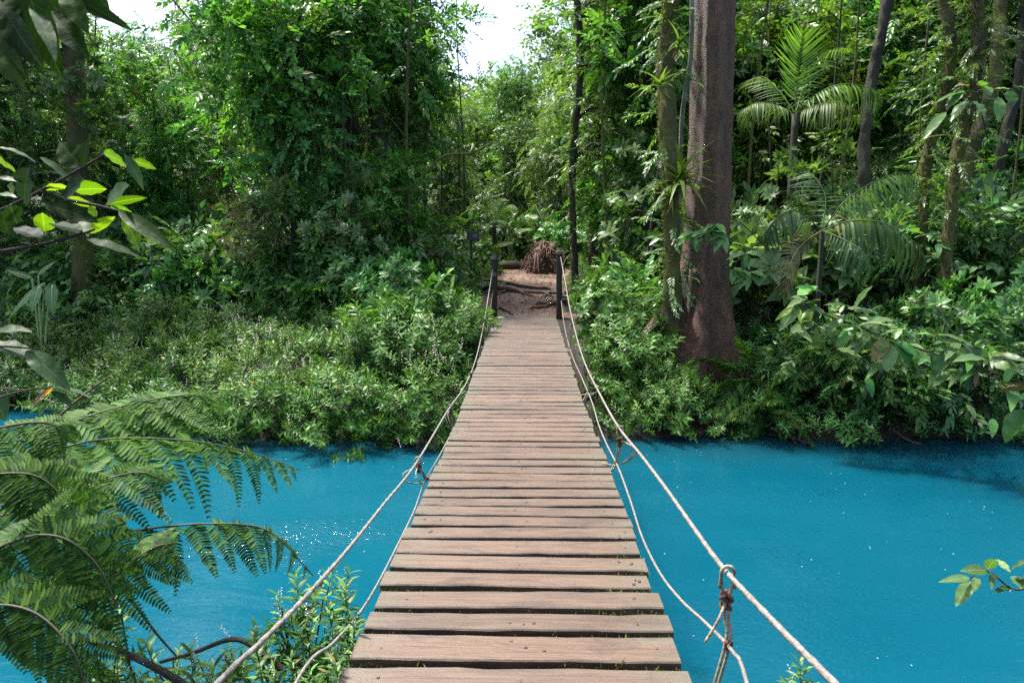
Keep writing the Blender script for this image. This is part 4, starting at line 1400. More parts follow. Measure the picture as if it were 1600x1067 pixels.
def paddle(name, label, cat_, base, leaves, mat, grp=None, split=.0, seed=0):
    """big paddle leaves on stalks, each traced base -> tip"""
    r = np.random.default_rng(seed)
    root = empty(name, base); tag(root, label, cat_, grp)
    b = np.array(base, float)
    for (bx, by, bY, tx, ty, tY, w) in leaves:
        p0, p1 = atY(bx, by, bY) - b, atY(tx, ty, tY) - b
        d = p1 - p0; L = np.linalg.norm(d)
        tube(smooth_path([[r.normal() * .04, r.normal() * .04, -.1], p0 * [.6, .6, .7], p0], 14), np.linspace(.022, .012, 14), 6).obj('stalk', M['midrib'], root)
        g = Geo(); T_ = leaf(1, w, 9, .16, .16, .62, .03)
        up = nrm(np.array([.1, -.75, .65]) + .25 * r.normal(size=3))
        inst(g, T_, frames(d[None], up[None]), p0[None], L)
        lf = g.obj('leaf_blade', mat, root)
        Fm = frames(d[None], up[None])[0]
        tt = np.linspace(0, .97, 10)
        ln = (Fm @ np.stack([0 * tt, tt, -.16 * tt * tt + .006]) * L).T + p0
        tube(ln, np.linspace(.010, .003, 10), 5).obj('midrib', M['midrib'], lf)


x0 = atY(62, 520, 11.9); bs = [x0[0], 11.9, float(terrain(x0[0], 11.9))]
paddle('wild_banana', 'wild banana with a few long paddle leaves at the left edge of the river bank', 'plant', bs, [
    (70, 442, 11.7, 2, 494, 11.3, .20), (62, 448, 11.6, 45, 486, 11.3, .45), (82, 446, 11.6, 78, 490, 11.3, .42), (60, 430, 11.9, 85, 405, 12, .3), (50, 435, 11.8, 10, 420, 11.7, .3)], M['palm'], seed=5)
for q, (px, py, Y, lab) in enumerate([(800, 352, 21.5, 'bright green wild ginger clump right of the small pale palm at the path end'), (842, 345, 22.5, 'tall wild ginger clump directly above the root heap'), (768, 385, 20.5, 'low broad-leaved ginger beside the left end of the fallen log')]):
    r = np.random.default_rng(60 + q)
    x0 = atY(px, 420, Y); bs = [x0[0], Y, float(terrain(x0[0], Y))]
    lv = []
    for k in range(9 if q < 2 else 5):
        a = r.uniform(-1.2, 1.2)
        bx, by = px + r.uniform(-14, 14), py + r.uniform(-6, 16)
        L = r.uniform(22, 36)
        lv.append((bx, by, Y + r.uniform(-.3, .2), bx + L * math.sin(a), by - L * math.cos(a) * r.uniform(.2, 1), Y + r.uniform(-.6, .1), .32))
    paddle('wild_ginger', lab, 'plant', bs, lv, M['palm_bright'], 'wild ginger at the end of the path', seed=q)


# ------------------------------------------------------------------ shrubs
def make_shrub(name, seed, H, R, nst, Ts, S, lm, ntw, arch=.3, cr=.16, dn=.1):
    r = np.random.default_rng(seed)
    root = empty(name)
    st, fo = Geo(), Geo()
    for i in range(nst):
        a = i * 2.4 + r.uniform(-.4, .4); q = R * math.sqrt((i + .6) / nst); h = H * (1 - .55 * (q / R) ** 2) * r.uniform(.8, 1.1)
        tip = np.array([q * math.cos(a), q * math.sin(a), h])
        P = smooth_path([[0, 0, -.15], tip * [.35, .35, .6] + r.normal(size=3) * .04, tip], 10)
        st.merge(tube(P, np.linspace(.016, .005, 10) * (.6 + .5 * H / 1.5), 5))
        m = max(2, int(ntw * r.uniform(.7, 1.3)))
        t = np.clip(1 - np.abs(r.normal(size=m)) * .30, .25, 1)
        PP = np.array([P[int(x * 9)] for x in t]) + r.normal(size=(m, 3)) * cr * np.array([1, 1, .7])
        out = nrm(np.array([math.cos(a), math.sin(a), 0]) + r.normal(size=(m, 3)) * .7)
        D = nrm(out + np.array([0, 0, 1]) * r.uniform(arch - .35, arch + .45, (m, 1)) - [0, 0, dn])
        scatter(fo, Ts, PP, D, jit_up(m, .5, r), S * r.uniform(.7, 1.2, m), 0, r)
    st.obj('stems', M['branch'], root); fo.obj('foliage', lm, root)
    return root


PS = {}
PS['whorl'] = make_shrub('broadleaf_shrub', 1, 1.25, .8, 22, SH_whorl, .9, M['leaf_shrub'], 9, .7)
PS['alt'] = make_shrub('leafy_shrub', 2, 1.3, .85, 22, SH_alt, .95, M['leaf_shrub'], 11, .25)
PS['dark'] = make_shrub('leafy_shrub', 3, 1.6, 1.0, 26, SH_alt, 1.0, M['leaf_dark'], 11, .2)
PS['big'] = make_shrub('largeleaf_shrub', 4, 1.5, .75, 13, SH_big, .9, M['leaf_pale'], 5, .6)
PS['fern'] = make_shrub('fern_clump', 5, .55, .3, 16, SH_pinn, .95, M['fern'], 2, .25, .05, .25)
PS['lance'] = make_shrub('leafy_shrub', 6, 1.2, .8, 26, HERB, 1.25, M['leaf_herb'], 7, .8)
PS['sap'] = make_shrub('sapling', 7, 3.0, .75, 12, SH_whorl, 1.05, M['leaf_pale'], 9, .5)
SG = 'shrubs and ferns of the far river bank'
S = [
    # left bank, towards the bridge
    ('whorl', 688, 12.4, .75, .3, 'mid-green broad-leaved shrub beside the left bridge post', 'shrub'),
    ('lance', 703, 11.0, .8, 2.2, 'lance-leaved shrub growing against the left edge of the bridge deck', 'shrub'),
    ('whorl', 630, 12.3, 1.05, 1.9, 'broad-leaved shrub second from the left bridge post', 'shrub'),
    ('alt', 655, 11.2, 1.0, .8, 'leafy light green shrub on the bank below the broad-leaved ones left of the bridge', 'shrub'),
    ('lance', 612, 10.4, .95, .1, 'lance-leaved shrub hanging over the water just left of the bridge', 'shrub'),
    ('whorl', 575, 13.3, 1.1, 4.0, 'broad-leaved shrub at the foot of the big vine-hung tree', 'shrub'),
    ('alt', 520, 13.6, 1.1, 5.1, 'leafy shrub behind the flowering ground cover under the hanging lianas', 'shrub'),
    ('dark', 640, 14.6, 1.2, 1.1, 'dark leafy shrub behind the broad-leaved shrubs left of the path', 'shrub'),
    ('dark', 455, 14.8, 1.2, 2.6, 'dark leafy shrub in the shade behind the middle of the ground cover', 'shrub'),
    ('dark', 345, 15.0, 1.35, .9, 'dark shrub under the withered spray', 'shrub'),
    ('dark', 245, 15.2, 1.3, 3.8, 'dark glossy shrub in deep shade left of the withered spray', 'shrub'),
    ('alt', 310, 14.3, 1.1, 2.0, 'leafy shrub with lighter tips at the back edge of the ground cover', 'shrub'),
    ('dark', 150, 14.6, 1.3, 5.0, 'dark shrub behind the wild banana at left', 'shrub'),
    ('alt', 190, 13.9, .85, 4.4, 'small leafy shrub right of the wild banana at the back of the ground cover', 'shrub'),
    ('fern', 590, 14.0, 1.5, .5, 'large fern clump with arching fronds below the hanging lianas', 'fern'),
    ('fern', 668, 14.2, 1.4, 1.5, 'fern clump behind the left handrail near the signboard', 'fern'),
    ('sap', 555, 13.4, .95, 1.0, 'slender sapling with a flat pale leaf whorl in front of the dark vine-hung trunk', 'sapling'),
    ('alt', 700, 15.9, .85, .2, 'leafy shrub at the foot of the signboard', 'shrub'),
    ('whorl', 735, 18.5, 1.0, 1.3, 'bright shrub on the left border of the path behind the signboard', 'shrub'),
    ('whorl', 798, 22.6, 1.1, 2.2, 'bright shrub behind the fallen log at the end of the path', 'shrub'),
    ('alt', 826, 23.2, 1.2, .4, 'leafy shrub behind the root heap and its ginger clump', 'shrub'),
    # right bank
    ('lance', 962, 12.0, .7, 1.2, 'pale lance-leaved shrub pressed against the right handrail', 'shrub'),
    ('whorl', 962, 11.3, .9, .2, 'broad-leaved shrub right of the bridge between handrail and red trunk', 'shrub'),
    ('lance', 985, 10.4, .8, 3.2, 'sunlit lance-leaved shrub over the water in front of the buttress roots', 'shrub'),
    ('lance', 1048, 9.75, .6, 4.9, 'lance-leaved shrub at the water below the foot of the red trunk', 'shrub'),
    ('alt', 955, 14.3, .8, 4.4, 'yellow-green shrub just behind the right bridge post', 'shrub'),
    ('dark', 1045, 13.9, 1.1, 2.4, 'dark shrub behind the mossy trunk left of the red trunk', 'shrub'),
    ('alt', 1008, 12.6, .95, 3.0, 'leafy shrub leaning on the left of the mossy trunk', 'shrub'),
    ('sap', 1000, 14.6, 1.15, 3.6, 'tall sapling with bright leaves left of the mossy trunk', 'sapling'),
    ('fern', 940, 13.2, .55, 2.9, 'small fern at the foot of the right bridge post', 'fern'),
    ('fern', 1180, 10.2, 1.1, .8, 'bright little fern right of the foot of the red trunk', 'fern'),
    ('fern', 1198, 9.75, .9, 2.1, 'grey-green drooping fern hanging over the dark bank below the bright little fern', 'fern'),
    ('big', 1170, 11.6, 1.25, 1.9, 'large-leaved shrub leaning against the right side of the red trunk', 'shrub'),
    ('sap', 1192, 12.4, 1.0, .6, 'sapling with drooping pale leaves right of the red trunk', 'sapling'),
    ('sap', 1292, 11.9, 1.05, 2.2, 'pale-leaved sapling rising in front of the lower palm', 'sapling'),
    ('big', 1240, 12.3, 1.3, 3.3, 'large-leaved shrub behind the brown drooping frond', 'shrub'),
    ('alt', 1300, 9.95, .95, 1.4, 'sunlit leafy shrub under the tip of the large overhanging branch', 'shrub'),
    ('alt', 1385, 9.85, .95, 3.5, 'sunlit leafy shrub under the middle of the large overhanging branch', 'shrub'),
    ('whorl', 1455, 10.6, 1.05, .9, 'layered shrub with pointed light green leaves below the drooping palm frond', 'shrub'),
    ('whorl', 1530, 10.5, 1.1, 2.8, 'layered light green shrub at the right edge beside the drooping palm frond', 'shrub'),
    ('whorl', 1590, 10.9, 1.2, 4.6, 'light green shrub cut by the right edge of the picture', 'shrub'),
    ('dark', 1420, 13.2, 1.5, 5.2, 'dark shrub at the foot of the pair of mossy trunks', 'shrub'),
    ('dark', 1545, 12.6, 1.6, 1.7, 'dark fine shrub right of the mossy pair of trunks', 'shrub'),
    ('dark', 1330, 13.8, 1.5, .3, 'dark shrub at the foot of the leaning pole-like trunk', 'shrub'),
    ('dark', 1130, 13.6, 1.5, 4.0, 'dark shrub in the shade directly behind the red trunk', 'shrub'),
    ('dark', 1500, 9.95, .85, .6, 'dim low shrub over the water at the right edge', 'shrub'),
    ('whorl', 880, 20.5, 1.0, 3.0, 'bright shrub on the right border of the path behind the root heap', 'shrub'),
]
for key, px, Y, s, rz, lab, ct in S:
    put(PS, key, px, Y, s, rz, lab, ct, SG, py=560)
for q, k in enumerate(PS):
    assert (id(PS), k) in used, k


# ------------------------------------------------------------------ masses nobody could count
def mass(name, label, cat_, n, xr, yr, Ts, S, lm, hf, keep, seed, lean=(0, -.35, .8), spread=.6, sink=.25):
    r = np.random.default_rng(seed)
    X = r.uniform(*xr, n); Yv = r.uniform(*yr, n)
    k = keep(X, Yv, r)
    X, Yv = X[k], Yv[k]
    h = hf(X, Yv)
    z = np.maximum(terrain(X, Yv), WATER_Z - .03) + h * (1 - np.abs(r.normal(size=len(X))) * sink).clip(-.0, 1)
    P = np.stack([X, Yv, z], -1)
    D = nrm(np.array(lean) + spread * r.normal(size=P.shape))
    g = Geo()
    scatter(g, Ts, P, D, jit_up(len(P), .5, r), S * r.uniform(.7, 1.3, len(P)), 0, r)
    o = g.obj(name, lm)
    tag(o, label, cat_, kind='stuff')
    return o, P


def nz(x, y, s=1., p=0.):
    return (np.sin(1.7 * s * x + 1.3 * s * y + p) + np.sin(-1.1 * s * x + 2.3 * s * y + 1 + p) + np.sin(2.9 * s * x - .8 * s * y + 2 + p)) / 3


gc_h = lambda x, y: (.20 + .34 * (nz(x, y, 1.0) + .6) + .16 * nz(x, y, 2.6, 2)) * sstep(-.35, .7, y - bank_far(x)) + .10


def mounds(name, label, centres, per, seed, mats):
    """low rounded bushes that run into one another: herb sprays standing out from each dome"""
    r = np.random.default_rng(seed)
    g, tops = Geo(), []
    C = np.array([c[:2] for c in centres]); RR = np.array([c[2] for c in centres]); HH = np.array([c[3] for c in centres])
    for i, (cx, cy, R_, H_) in enumerate(centres):
        n = int(per * R_ * R_ * r.uniform(.8, 1.2))
        u = np.sqrt(r.random(n)) * 1.02; a = r.uniform(0, 2 * PI, n)
        x = cx + R_ * u * np.cos(a); y = cy + R_ * u * np.sin(a)
        k = (np.abs(x) > .76)
        x, y, u, a = x[k], y[k], u[k], a[k]
        h = H_ * np.sqrt(np.maximum(1 - u * u, 0)) * r.uniform(.86, 1.06, len(x))
        z = np.maximum(terrain(x, y), WATER_Z) + .06 + h
        # drop sprays buried inside a neighbouring dome
        d2 = ((x[:, None] - C[None, :, 0]) ** 2 + (y[:, None] - C[None, :, 1]) ** 2) / RR[None] ** 2
        oth = HH[None] * np.sqrt(np.maximum(1 - d2, 0)); oth[:, i] = 0
        k = oth.max(1) < h + .12
        P = np.stack([x, y, z], -1)[k]; u, a = u[k], a[k]
        D = nrm(np.stack([u * np.cos(a) * .9, u * np.sin(a) * .9 - .15, 1.05 - .75 * u], -1) + .33 * r.normal(size=P.shape))
        scatter(g, HERB, P - D * .24, D, jit_up(len(P), .5, r), r.uniform(.65, 1.2, len(P)) * (.85 + .3 * ((i * 7) % 5) / 4), (i * 3 + i // 3) % len(mats), r)
        if i % 3 != 1:
            tops.append((P + D * .14)[r.random(len(P)) < .22])
    o = g.obj(name, mats)
    tag(o, label, 'ground cover', kind='stuff')
    return o, np.concatenate(tops)


r = np.random.default_rng(3)
cen = [(-1.55, 9.25, .62, .75), (-2.5, 9.05, .72, .85), (-3.7, 9.2, .6, .62), (-4.9, 9.0, .66, .6), (-6.3, 9.9, .6, .55), (-1.35, 10.3, .6, .8)]
for q in range(2600):
    x = r.uniform(-11, -.95); y = float(bank_far(x)) + r.uniform(-.22, 3.2)
    R_ = r.uniform(.40, .82); H_ = R_ * r.uniform(.68, 1.12) * (.8 if y > bank_far(x) + 2 else 1)
    if x > -3.2: H_ *= 1.1
    if x > -1.5 and y > 12: continue
    if all((x - c[0]) ** 2 + (y - c[1]) ** 2 > (.66 * (R_ + c[2]) * .82) ** 2 for c in cen):
        cen.append((x, y, R_, H_))
M['leaf_herb_pale'] = leaf_mat('leaf_herb_pale', (.042, .105, .026), (.140, .230, .062), trans=.26, rough=.42, spec=.2, dry=.02, objvar=False)
M['leaf_herb_deep'] = leaf_mat('leaf_herb_deep', (.022, .080, .018), (.095, .195, .038), trans=.22, rough=.38, spec=.2, dry=.01, objvar=False)
o, top = mounds('ground_cover', 'bright green flowering ground cover mounding over the left river bank', cen, 260, 4, [M['leaf_herb'], M['leaf_herb_deep'], M['leaf_herb_pale']])
spk = cat(*[(lambda V, Fc: (V, Fc))(*place1(leaf(1, .5, 1, .3, .1), [math.cos(k * 2.4), .6, math.sin(k * 2.4)], [0, 1, 0.1], [0, .02 * k, 0], .022)) for k in range(9)])
g = Geo()
top = top[nz(top[:, 0], top[:, 1], 1.1, 7) > -.05]
D = nrm(np.array([0, -.1, 1.0]) + .25 * r.normal(size=top.shape))
inst(g, spk, frames(D, rdir(len(top), r)), top, r.uniform(.6, 1.1, len(top)))
f = g.obj('flower_spikes', M['flower'], o); f['kind'] = 'stuff'
r2 = np.random.default_rng(12)
n = 520
x = r2.uniform(-11, -.85, n); y = bank_far(x) + r2.normal(size=n) * .10 + .10
P_ = np.stack([x, y, np.maximum(terrain(x, y), WATER_Z) + r2.uniform(.05, .42, n)], -1)
D_ = nrm(np.array([0, -1.0, -.05]) + .5 * r2.normal(size=P_.shape))
g2 = Geo(); scatter(g2, HERB, P_ - D_ * .08, D_, jit_up(n, .4, r2), r2.uniform(.7, 1.25, n), 0, r2)
g2.obj('trailing_sprays', M['leaf_herb_deep'], o)['kind'] = 'stuff'
cen = []
for q in range(900):
    y = r.uniform(9.3, 12.2); x = r.uniform(1.12 + .2 * (y - 9.3), 3.1 if y < 9.9 else 2.3)
    R_ = r.uniform(.32, .6); H_ = R_ * r.uniform(.65, 1.0)
    if y > bank_far(x) - .05 and all((x - c[0]) ** 2 + (y - c[1]) ** 2 > (.54 * (R_ + c[2])) ** 2 for c in cen):
        cen.append((x, y, R_, H_))
mounds('ground_cover', 'lit green herbs mounding on the bank right of the bridge in front of the buttress roots', cen, 230, 6, [M['leaf_herb'], M['leaf_herb_deep']])
gkd = lambda x, y, r: (y > bank_far(x) - .25 + .3 * nz(x, y, 2.0, 2)) & (x > 3.1) & (nz(x, y, 1.6, 3) + .3 * r.normal(size=len(x)) > -.35)
mass('bank_herbs', 'sparse dim herbs along the dark right river bank under the overhanging branch', 'ground cover', 1700, (3, 11), (9, 12.2), HERB, .9, M['leaf_shrub'], lambda x, y: .6 * gc_h(x, y), gkd, 5)

notpath = lambda x, y, m=.35: (np.abs(x - path_c(y)) > path_w(y) + m + .75 * (x < 0) * (1 - sstep(15.2, 17, y)) ) | (y > 21.6)
uh = lambda x, y: .35 + .5 * (nz(x, y, .9) + .5).clip(0) + .9 * sstep(14.5, 18, y) * (.6 + .6 * nz(x, y, .7, 3)) * sstep(.2, 2.2, np.abs(x - path_c(y)) - path_w(y))
mass('undergrowth', 'dense dim undergrowth below the trees on the left of the path', 'undergrowth', 4200, (-20, -1), (13, 25), TW_alt + TW_whorl, 1.1, M['leaf_mid'], uh, lambda x, y, r: notpath(x, y, .7) & (np.abs(x) < y * .85), 6, spread=.8, sink=.4)
mass('undergrowth', 'dense dim undergrowth below the trees on the right of the path', 'undergrowth', 4200, (.8, 20), (13.7, 25), TW_alt + TW_whorl, 1.1, M['leaf_dark'], uh, lambda x, y, r: notpath(x, y, .9) & (np.abs(x) < y * .85), 7, spread=.8, sink=.4)
mass('path_border', 'low bright leafy border along both edges of the dirt path', 'undergrowth', 1500, (-3.2, 2.4), (13.6, 24), HERB1, .8, M['leaf_herb'], lambda x, y: .12 + .25 * sstep(.1, 1.0, np.abs(x - path_c(y)) - path_w(y)), lambda x, y, r: notpath(x, y, .02), 8, sink=.3)


def far_wood():
    r = np.random.default_rng(17)
    g = Geo()
    V0 = []
    for q in range(60):
        Yq = r.uniform(38, 62); x = r.uniform(-.85, .85) * Yq
        pxq = 800 + (x / Yq + math.sin(YAW)) * 1067
        H = r.uniform(9, 15)
        if 690 < pxq < 900: H = min(H, 6.5 + (Yq - 38) * .1)
        if 130 < pxq < 360: H = min(H, 7 + (Yq - 38) * .1)
        z0 = float(terrain(x, Yq))
        for k in range(7):
            c = np.array([x, Yq, z0 + H * (.2 + .11 * k)]) + r.normal(size=3) * [1.3, 1.0, .6]
            R = r.uniform(1.2, 2.1)
            m = 150
            d = rdir(m, r)
            P = c + d * R * r.uniform(.5, 1.05, (m, 1)) + r.normal(size=(m, 3)) * .25
            D = nrm(d + .7 * rdir(m, r) + [0, 0, -.1])
            V0.append((P, D))
    P = np.concatenate([a for a, _ in V0]); D = np.concatenate([b for _, b in V0])
    scatter(g, [twig_alt(r, .9, 7, .34, LF1w, 58, .3) for _ in range(3)], P, D, jit_up(len(P), .4, r), r.uniform(.8, 1.3, len(P)), 0, r)
    tag(g.obj('far_wood', M['far']), 'distant rainforest closing off the view behind the nearer trees', 'forest', kind='stuff')


far_wood()


def shade_tree():  # added tree out of view; its crown is shaped to shade the left foreground
    r = np.random.default_rng(33)
    b = np.array([-4.3, .6, float(terrain(-4.3, .6))])
    root = empty('added_shade_tree', b)
    tag(root, 'added tree out of view on the near bank, its crown shading the left foreground', 'tree')
    P = smooth_path([[0, 0, -.5], [.2, .1, 1.5], [.6, .5, 3.6], [1.0, 1.0, 5.6]], 24)
    tg = rough_tube(P, np.linspace(.17, .08, 24), 12, .1, 3)
    bl = [(x - b[0], y - b[1], z - b[2], q, q, q * .5) for x, y, z, q in [(-1.5, .6, 3.9, .7), (-2.6, .5, 4.2, .8), (-3.9, 1.2, 5.0, .9), (-1.0, -.4, 3.6, .8), (-1.9, -.9, 4.0, .8)]]
    fo, li = crown(r, bl, 90, 15, TW_wide, 1.0, .36, .1, P, limb_r=.025)
    tg.merge(li); tg.obj('trunk', M['bark'], root); fo.obj('crown', M['leaf_mid'], root)


shade_tree()


# thin stems rising through the forest
def stems(label, group, spots, seed):
    r = np.random.default_rng(seed)
    for (px, Y, lean) in spots:
        x = float(atY(px, 400, Y)[0]); b = np.array([x, Y, float(terrain(x, Y))])
        root = empty('thin_tree', b); tag(root, label, 'tree', group)
        H = r.uniform(6, 9)
        t = np.linspace(0, 1, 9)
        P = np.stack([lean * H * t + .12 * np.sin(5 * t + px), .1 * np.cos(4 * t + px), -.4 + (H + .4) * t], -1)
        r0 = r.uniform(.022, .045)
        tg = rough_tube(P, np.linspace(r0, r0 * .5, 9), 8, .10, px)
        fo = Geo()
        for k in range(7):
            z = r.uniform(1.2, H); p0 = np.array([np.interp(z, P[:, 2], P[:, 0]), np.interp(z, P[:, 2], P[:, 1]), z])
            a = r.uniform(0, 2 * PI); L = r.uniform(.4, 1.1)
            p1 = p0 + np.array([math.cos(a) * L, math.sin(a) * L, r.uniform(0, .5)])
            tg.merge(tube(smooth_path([p0, (p0 + p1) / 2 + [0, 0, .1], p1], 7), np.linspace(r0 * .4, .006, 7), 5))
            m = int(r.integers(5, 12))
            PP = p1 + r.normal(size=(m, 3)) * .2; D = nrm(nrm(p1 - p0) + rdir(m, r) * .8)
            scatter(fo, TW_wide + TW_alt, PP - D * .2, D, jit_up(m, .5, r), r.uniform(.6, 1.0, m), 0, r)
        tg.obj('trunk', M['bark_moss' if px % 2 else 'bark_dark'], root)
        fo.obj('crown', M['leaf_mid' if px % 3 else 'leaf_bright'], root)


stems('slim dark-stemmed young tree among the taller trees left of the path', 'thin young trees left of the path', [(165, 15.5, .03), (300, 17.2, -.04), (352, 16.8, .03), (437, 15.4, .04), (497, 16.2, -.03), (531, 15, .02), (462, 13.8, .03), (503, 14.1, -.02), (548, 13.9, .02), (643, 14.4, .02), (668, 16, .03), (690, 18.5, -.02), (716, 19.5, .02)], 71)
stems('slim dark-stemmed young tree among the taller trees right of the path', 'thin young trees right of the path', [(918, 18, .02), (951, 15, -.02), (985, 17, .03), (1016, 13.4, 0.02), (1165, 15, .03), (1201, 16.5, -.03), (1262, 16, .05), (1317, 15.5, -.02), (1409, 14.5, .04), (1443, 16, .02), (1553, 14, .05), (1585, 15.5, .03)], 72)
# ------------------------------------------------------------------ plants in the foreground
def crop(x0, y0, s):
    return lambda x, y: (x0 + x / s, y0 + y / s)


def leafy_branch(name, label, cat_, leaves, stems, mats, seed=0, grp=None, stem_mat=None, stalk=True):
    """leaves: (x0,y0,Y0, x1,y1,Y1, width_px, normal, material, curl)"""
    r = np.random.default_rng(seed)
    pts0 = atY(stems[0][0][0], stems[0][0][1], stems[0][0][2])
    root = empty(name, pts0); tag(root, label, cat_, grp)
    sg_ = Geo()
    for st in stems:
        pp = smooth_path([atY(*q) - pts0 for q in st[:-1]], 20)
        sg_.merge(tube(pp, np.linspace(st[-1], st[-1] * .45, 20), 7))
    sg_.obj('stem', stem_mat or M['branch'], root)
    gs, us, vs = {}, {}, {}
    for (x0, y0, Y0, x1, y1, Y1, w, nn, mk, cu) in leaves:
        p0, p1 = atY(x0, y0, Y0) - pts0, atY(x1, y1, Y1) - pts0
        d = p1 - p0; L = np.linalg.norm(d)
        W = w * (Y0 + Y1) / 2 / 1067
        T_ = leaf(1, min(W / L, .8), 9, r.uniform(.10, .3), cu, r.uniform(.72, .9), .05)
        up = nrm(np.array(nn, float) + .18 * r.normal(size=3))
        g = gs.setdefault(mk, Geo())
        inst(g, T_, frames(d[None], up[None]), p0[None], L)
        us.setdefault(mk, []).append(1 + np.abs(T_[0][:, 0]) / max(np.abs(T_[0][:, 0]).max(), 1e-6)); vs.setdefault(mk, []).append(T_[0][:, 1])
    for mk, g in gs.items():
        lo_ = g.obj('leaves', M[mk], root)
        for nm, ar in (('blade_u', us[mk]), ('blade_v', vs[mk])):
            lo_.data.attributes.new(nm, 'FLOAT', 'POINT').data.foreach_set('value', np.concatenate(ar).astype(np.float32))
    return root


cA = crop(0, 200, 5.333)
LA = []
NB_, ND, NP = (-.25, .8, .55), (.1, -.85, .5), (0, -.3, 1)
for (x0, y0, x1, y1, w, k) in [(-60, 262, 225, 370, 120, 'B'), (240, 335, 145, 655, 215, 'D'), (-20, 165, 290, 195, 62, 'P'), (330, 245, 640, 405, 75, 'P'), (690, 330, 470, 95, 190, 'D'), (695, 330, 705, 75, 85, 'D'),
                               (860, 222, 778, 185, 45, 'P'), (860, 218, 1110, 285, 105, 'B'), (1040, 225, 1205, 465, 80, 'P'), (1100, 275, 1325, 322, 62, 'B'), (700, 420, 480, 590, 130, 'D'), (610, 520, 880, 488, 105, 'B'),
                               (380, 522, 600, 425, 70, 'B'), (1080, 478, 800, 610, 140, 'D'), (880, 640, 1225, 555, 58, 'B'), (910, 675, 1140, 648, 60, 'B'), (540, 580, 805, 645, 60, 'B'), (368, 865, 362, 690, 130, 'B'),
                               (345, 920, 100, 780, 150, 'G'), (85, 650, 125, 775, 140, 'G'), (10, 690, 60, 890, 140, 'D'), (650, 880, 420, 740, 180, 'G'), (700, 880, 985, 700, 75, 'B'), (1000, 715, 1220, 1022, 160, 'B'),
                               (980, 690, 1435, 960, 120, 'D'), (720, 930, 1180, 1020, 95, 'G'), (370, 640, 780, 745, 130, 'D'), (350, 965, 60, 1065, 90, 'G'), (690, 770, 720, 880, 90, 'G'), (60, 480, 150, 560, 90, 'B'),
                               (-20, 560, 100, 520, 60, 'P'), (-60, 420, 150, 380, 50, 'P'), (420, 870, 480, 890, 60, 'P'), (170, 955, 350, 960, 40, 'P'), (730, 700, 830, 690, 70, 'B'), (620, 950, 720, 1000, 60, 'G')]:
    a, b_ = cA(x0, y0); c_, d_ = cA(x1, y1)
    rr0 = np.random.default_rng(int(x0 * 7 + y0) % 9999 + 5000)
    Ya = 1.72 + rr0.uniform(-.10, .10) + (.07 if k == 'B' else -.05 if k == 'D' else 0)
    Yb = Ya + rr0.uniform(-.06, .06)
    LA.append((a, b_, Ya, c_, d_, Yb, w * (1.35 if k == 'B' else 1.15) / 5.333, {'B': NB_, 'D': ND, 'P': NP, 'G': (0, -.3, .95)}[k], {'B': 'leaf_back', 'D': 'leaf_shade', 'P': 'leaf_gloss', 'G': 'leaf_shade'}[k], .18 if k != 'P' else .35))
M['leaf_gloss'] = leaf_mat('leaf_gloss', (.025, .06, .022), (.06, .11, .045), trans=.2, rough=.42, spec=.18, objvar=False, veins=True)
sA = []
for st in [[(-250, 1080), (0, 1030), (350, 968), (690, 880), (790, 845)], [(-250, 760), (0, 690), (350, 520), (690, 330), (870, 222)], [(350, 530), (520, 590), (820, 650), (980, 690)]]:
    sA.append([(*cA(*q), 1.72) for q in st] + [.006])
leafy_branch('leafy_branch', 'large glowing yellow-green and dark leaves on a branch reaching in from the left edge', 'branch', LA, sA, None, 1)

LB = [(40, -28, 1.5, 78, 108, 1.45, 46, ND, 'leaf_shade', .25), (78, 18, 1.55, 132, 80, 1.5, 36, ND, 'leaf_shade', .2), (22, -5, 1.5, -6, 66, 1.45, 44, ND, 'leaf_shade', .2), (88, -14, 1.55, 180, 18, 1.5, 24, ND, 'leaf_shade', .35),
      (98, -20, 1.5, 130, 40, 1.45, 32, ND, 'leaf_shade', .2), (10, 20, 1.45, 50, 98, 1.4, 42, ND, 'leaf_shade', .2), (48, 8, 1.5, 92, 62, 1.42, 26, NP, 'leaf_gloss', .3), (-10, -10, 1.5, 30, 40, 1.45, 34, ND, 'leaf_shade', .2), (-20, 45, 1.45, 22, 100, 1.4, 36, ND, 'leaf_shade', .2),
      (0, 62, 1.45, 40, 118, 1.42, 22, ND, 'leaf_shade', .2), (120, -30, 1.55, 96, 20, 1.5, 30, ND, 'leaf_shade', .2),
      (60, -20, 1.6, 28, 44, 1.6, 30, ND, 'leaf_shade', .2), (30, 40, 1.6, 84, 92, 1.58, 34, ND, 'leaf_shade', .2), (-10, 80, 1.55, 26, 130, 1.5, 26, ND, 'leaf_shade', .2), (70, -10, 1.62, 118, 58, 1.6, 32, ND, 'leaf_shade', .2), (10, -30, 1.6, 50, 30, 1.6, 36, ND, 'leaf_shade', .2), (130, -34, 1.6, 166, 6, 1.58, 22, ND, 'leaf_shade', .25)]
leafy_branch('leafy_branch', 'dark overhanging leaves in the top left corner', 'branch', LB, [[(-60, -40, 1.55), (20, -16, 1.52), (90, -22, 1.55), (150, -50, 1.6), .006], [(20, -16, 1.52), (28, 40, 1.48), (42, 112, 1.45), .004]], None, 2)

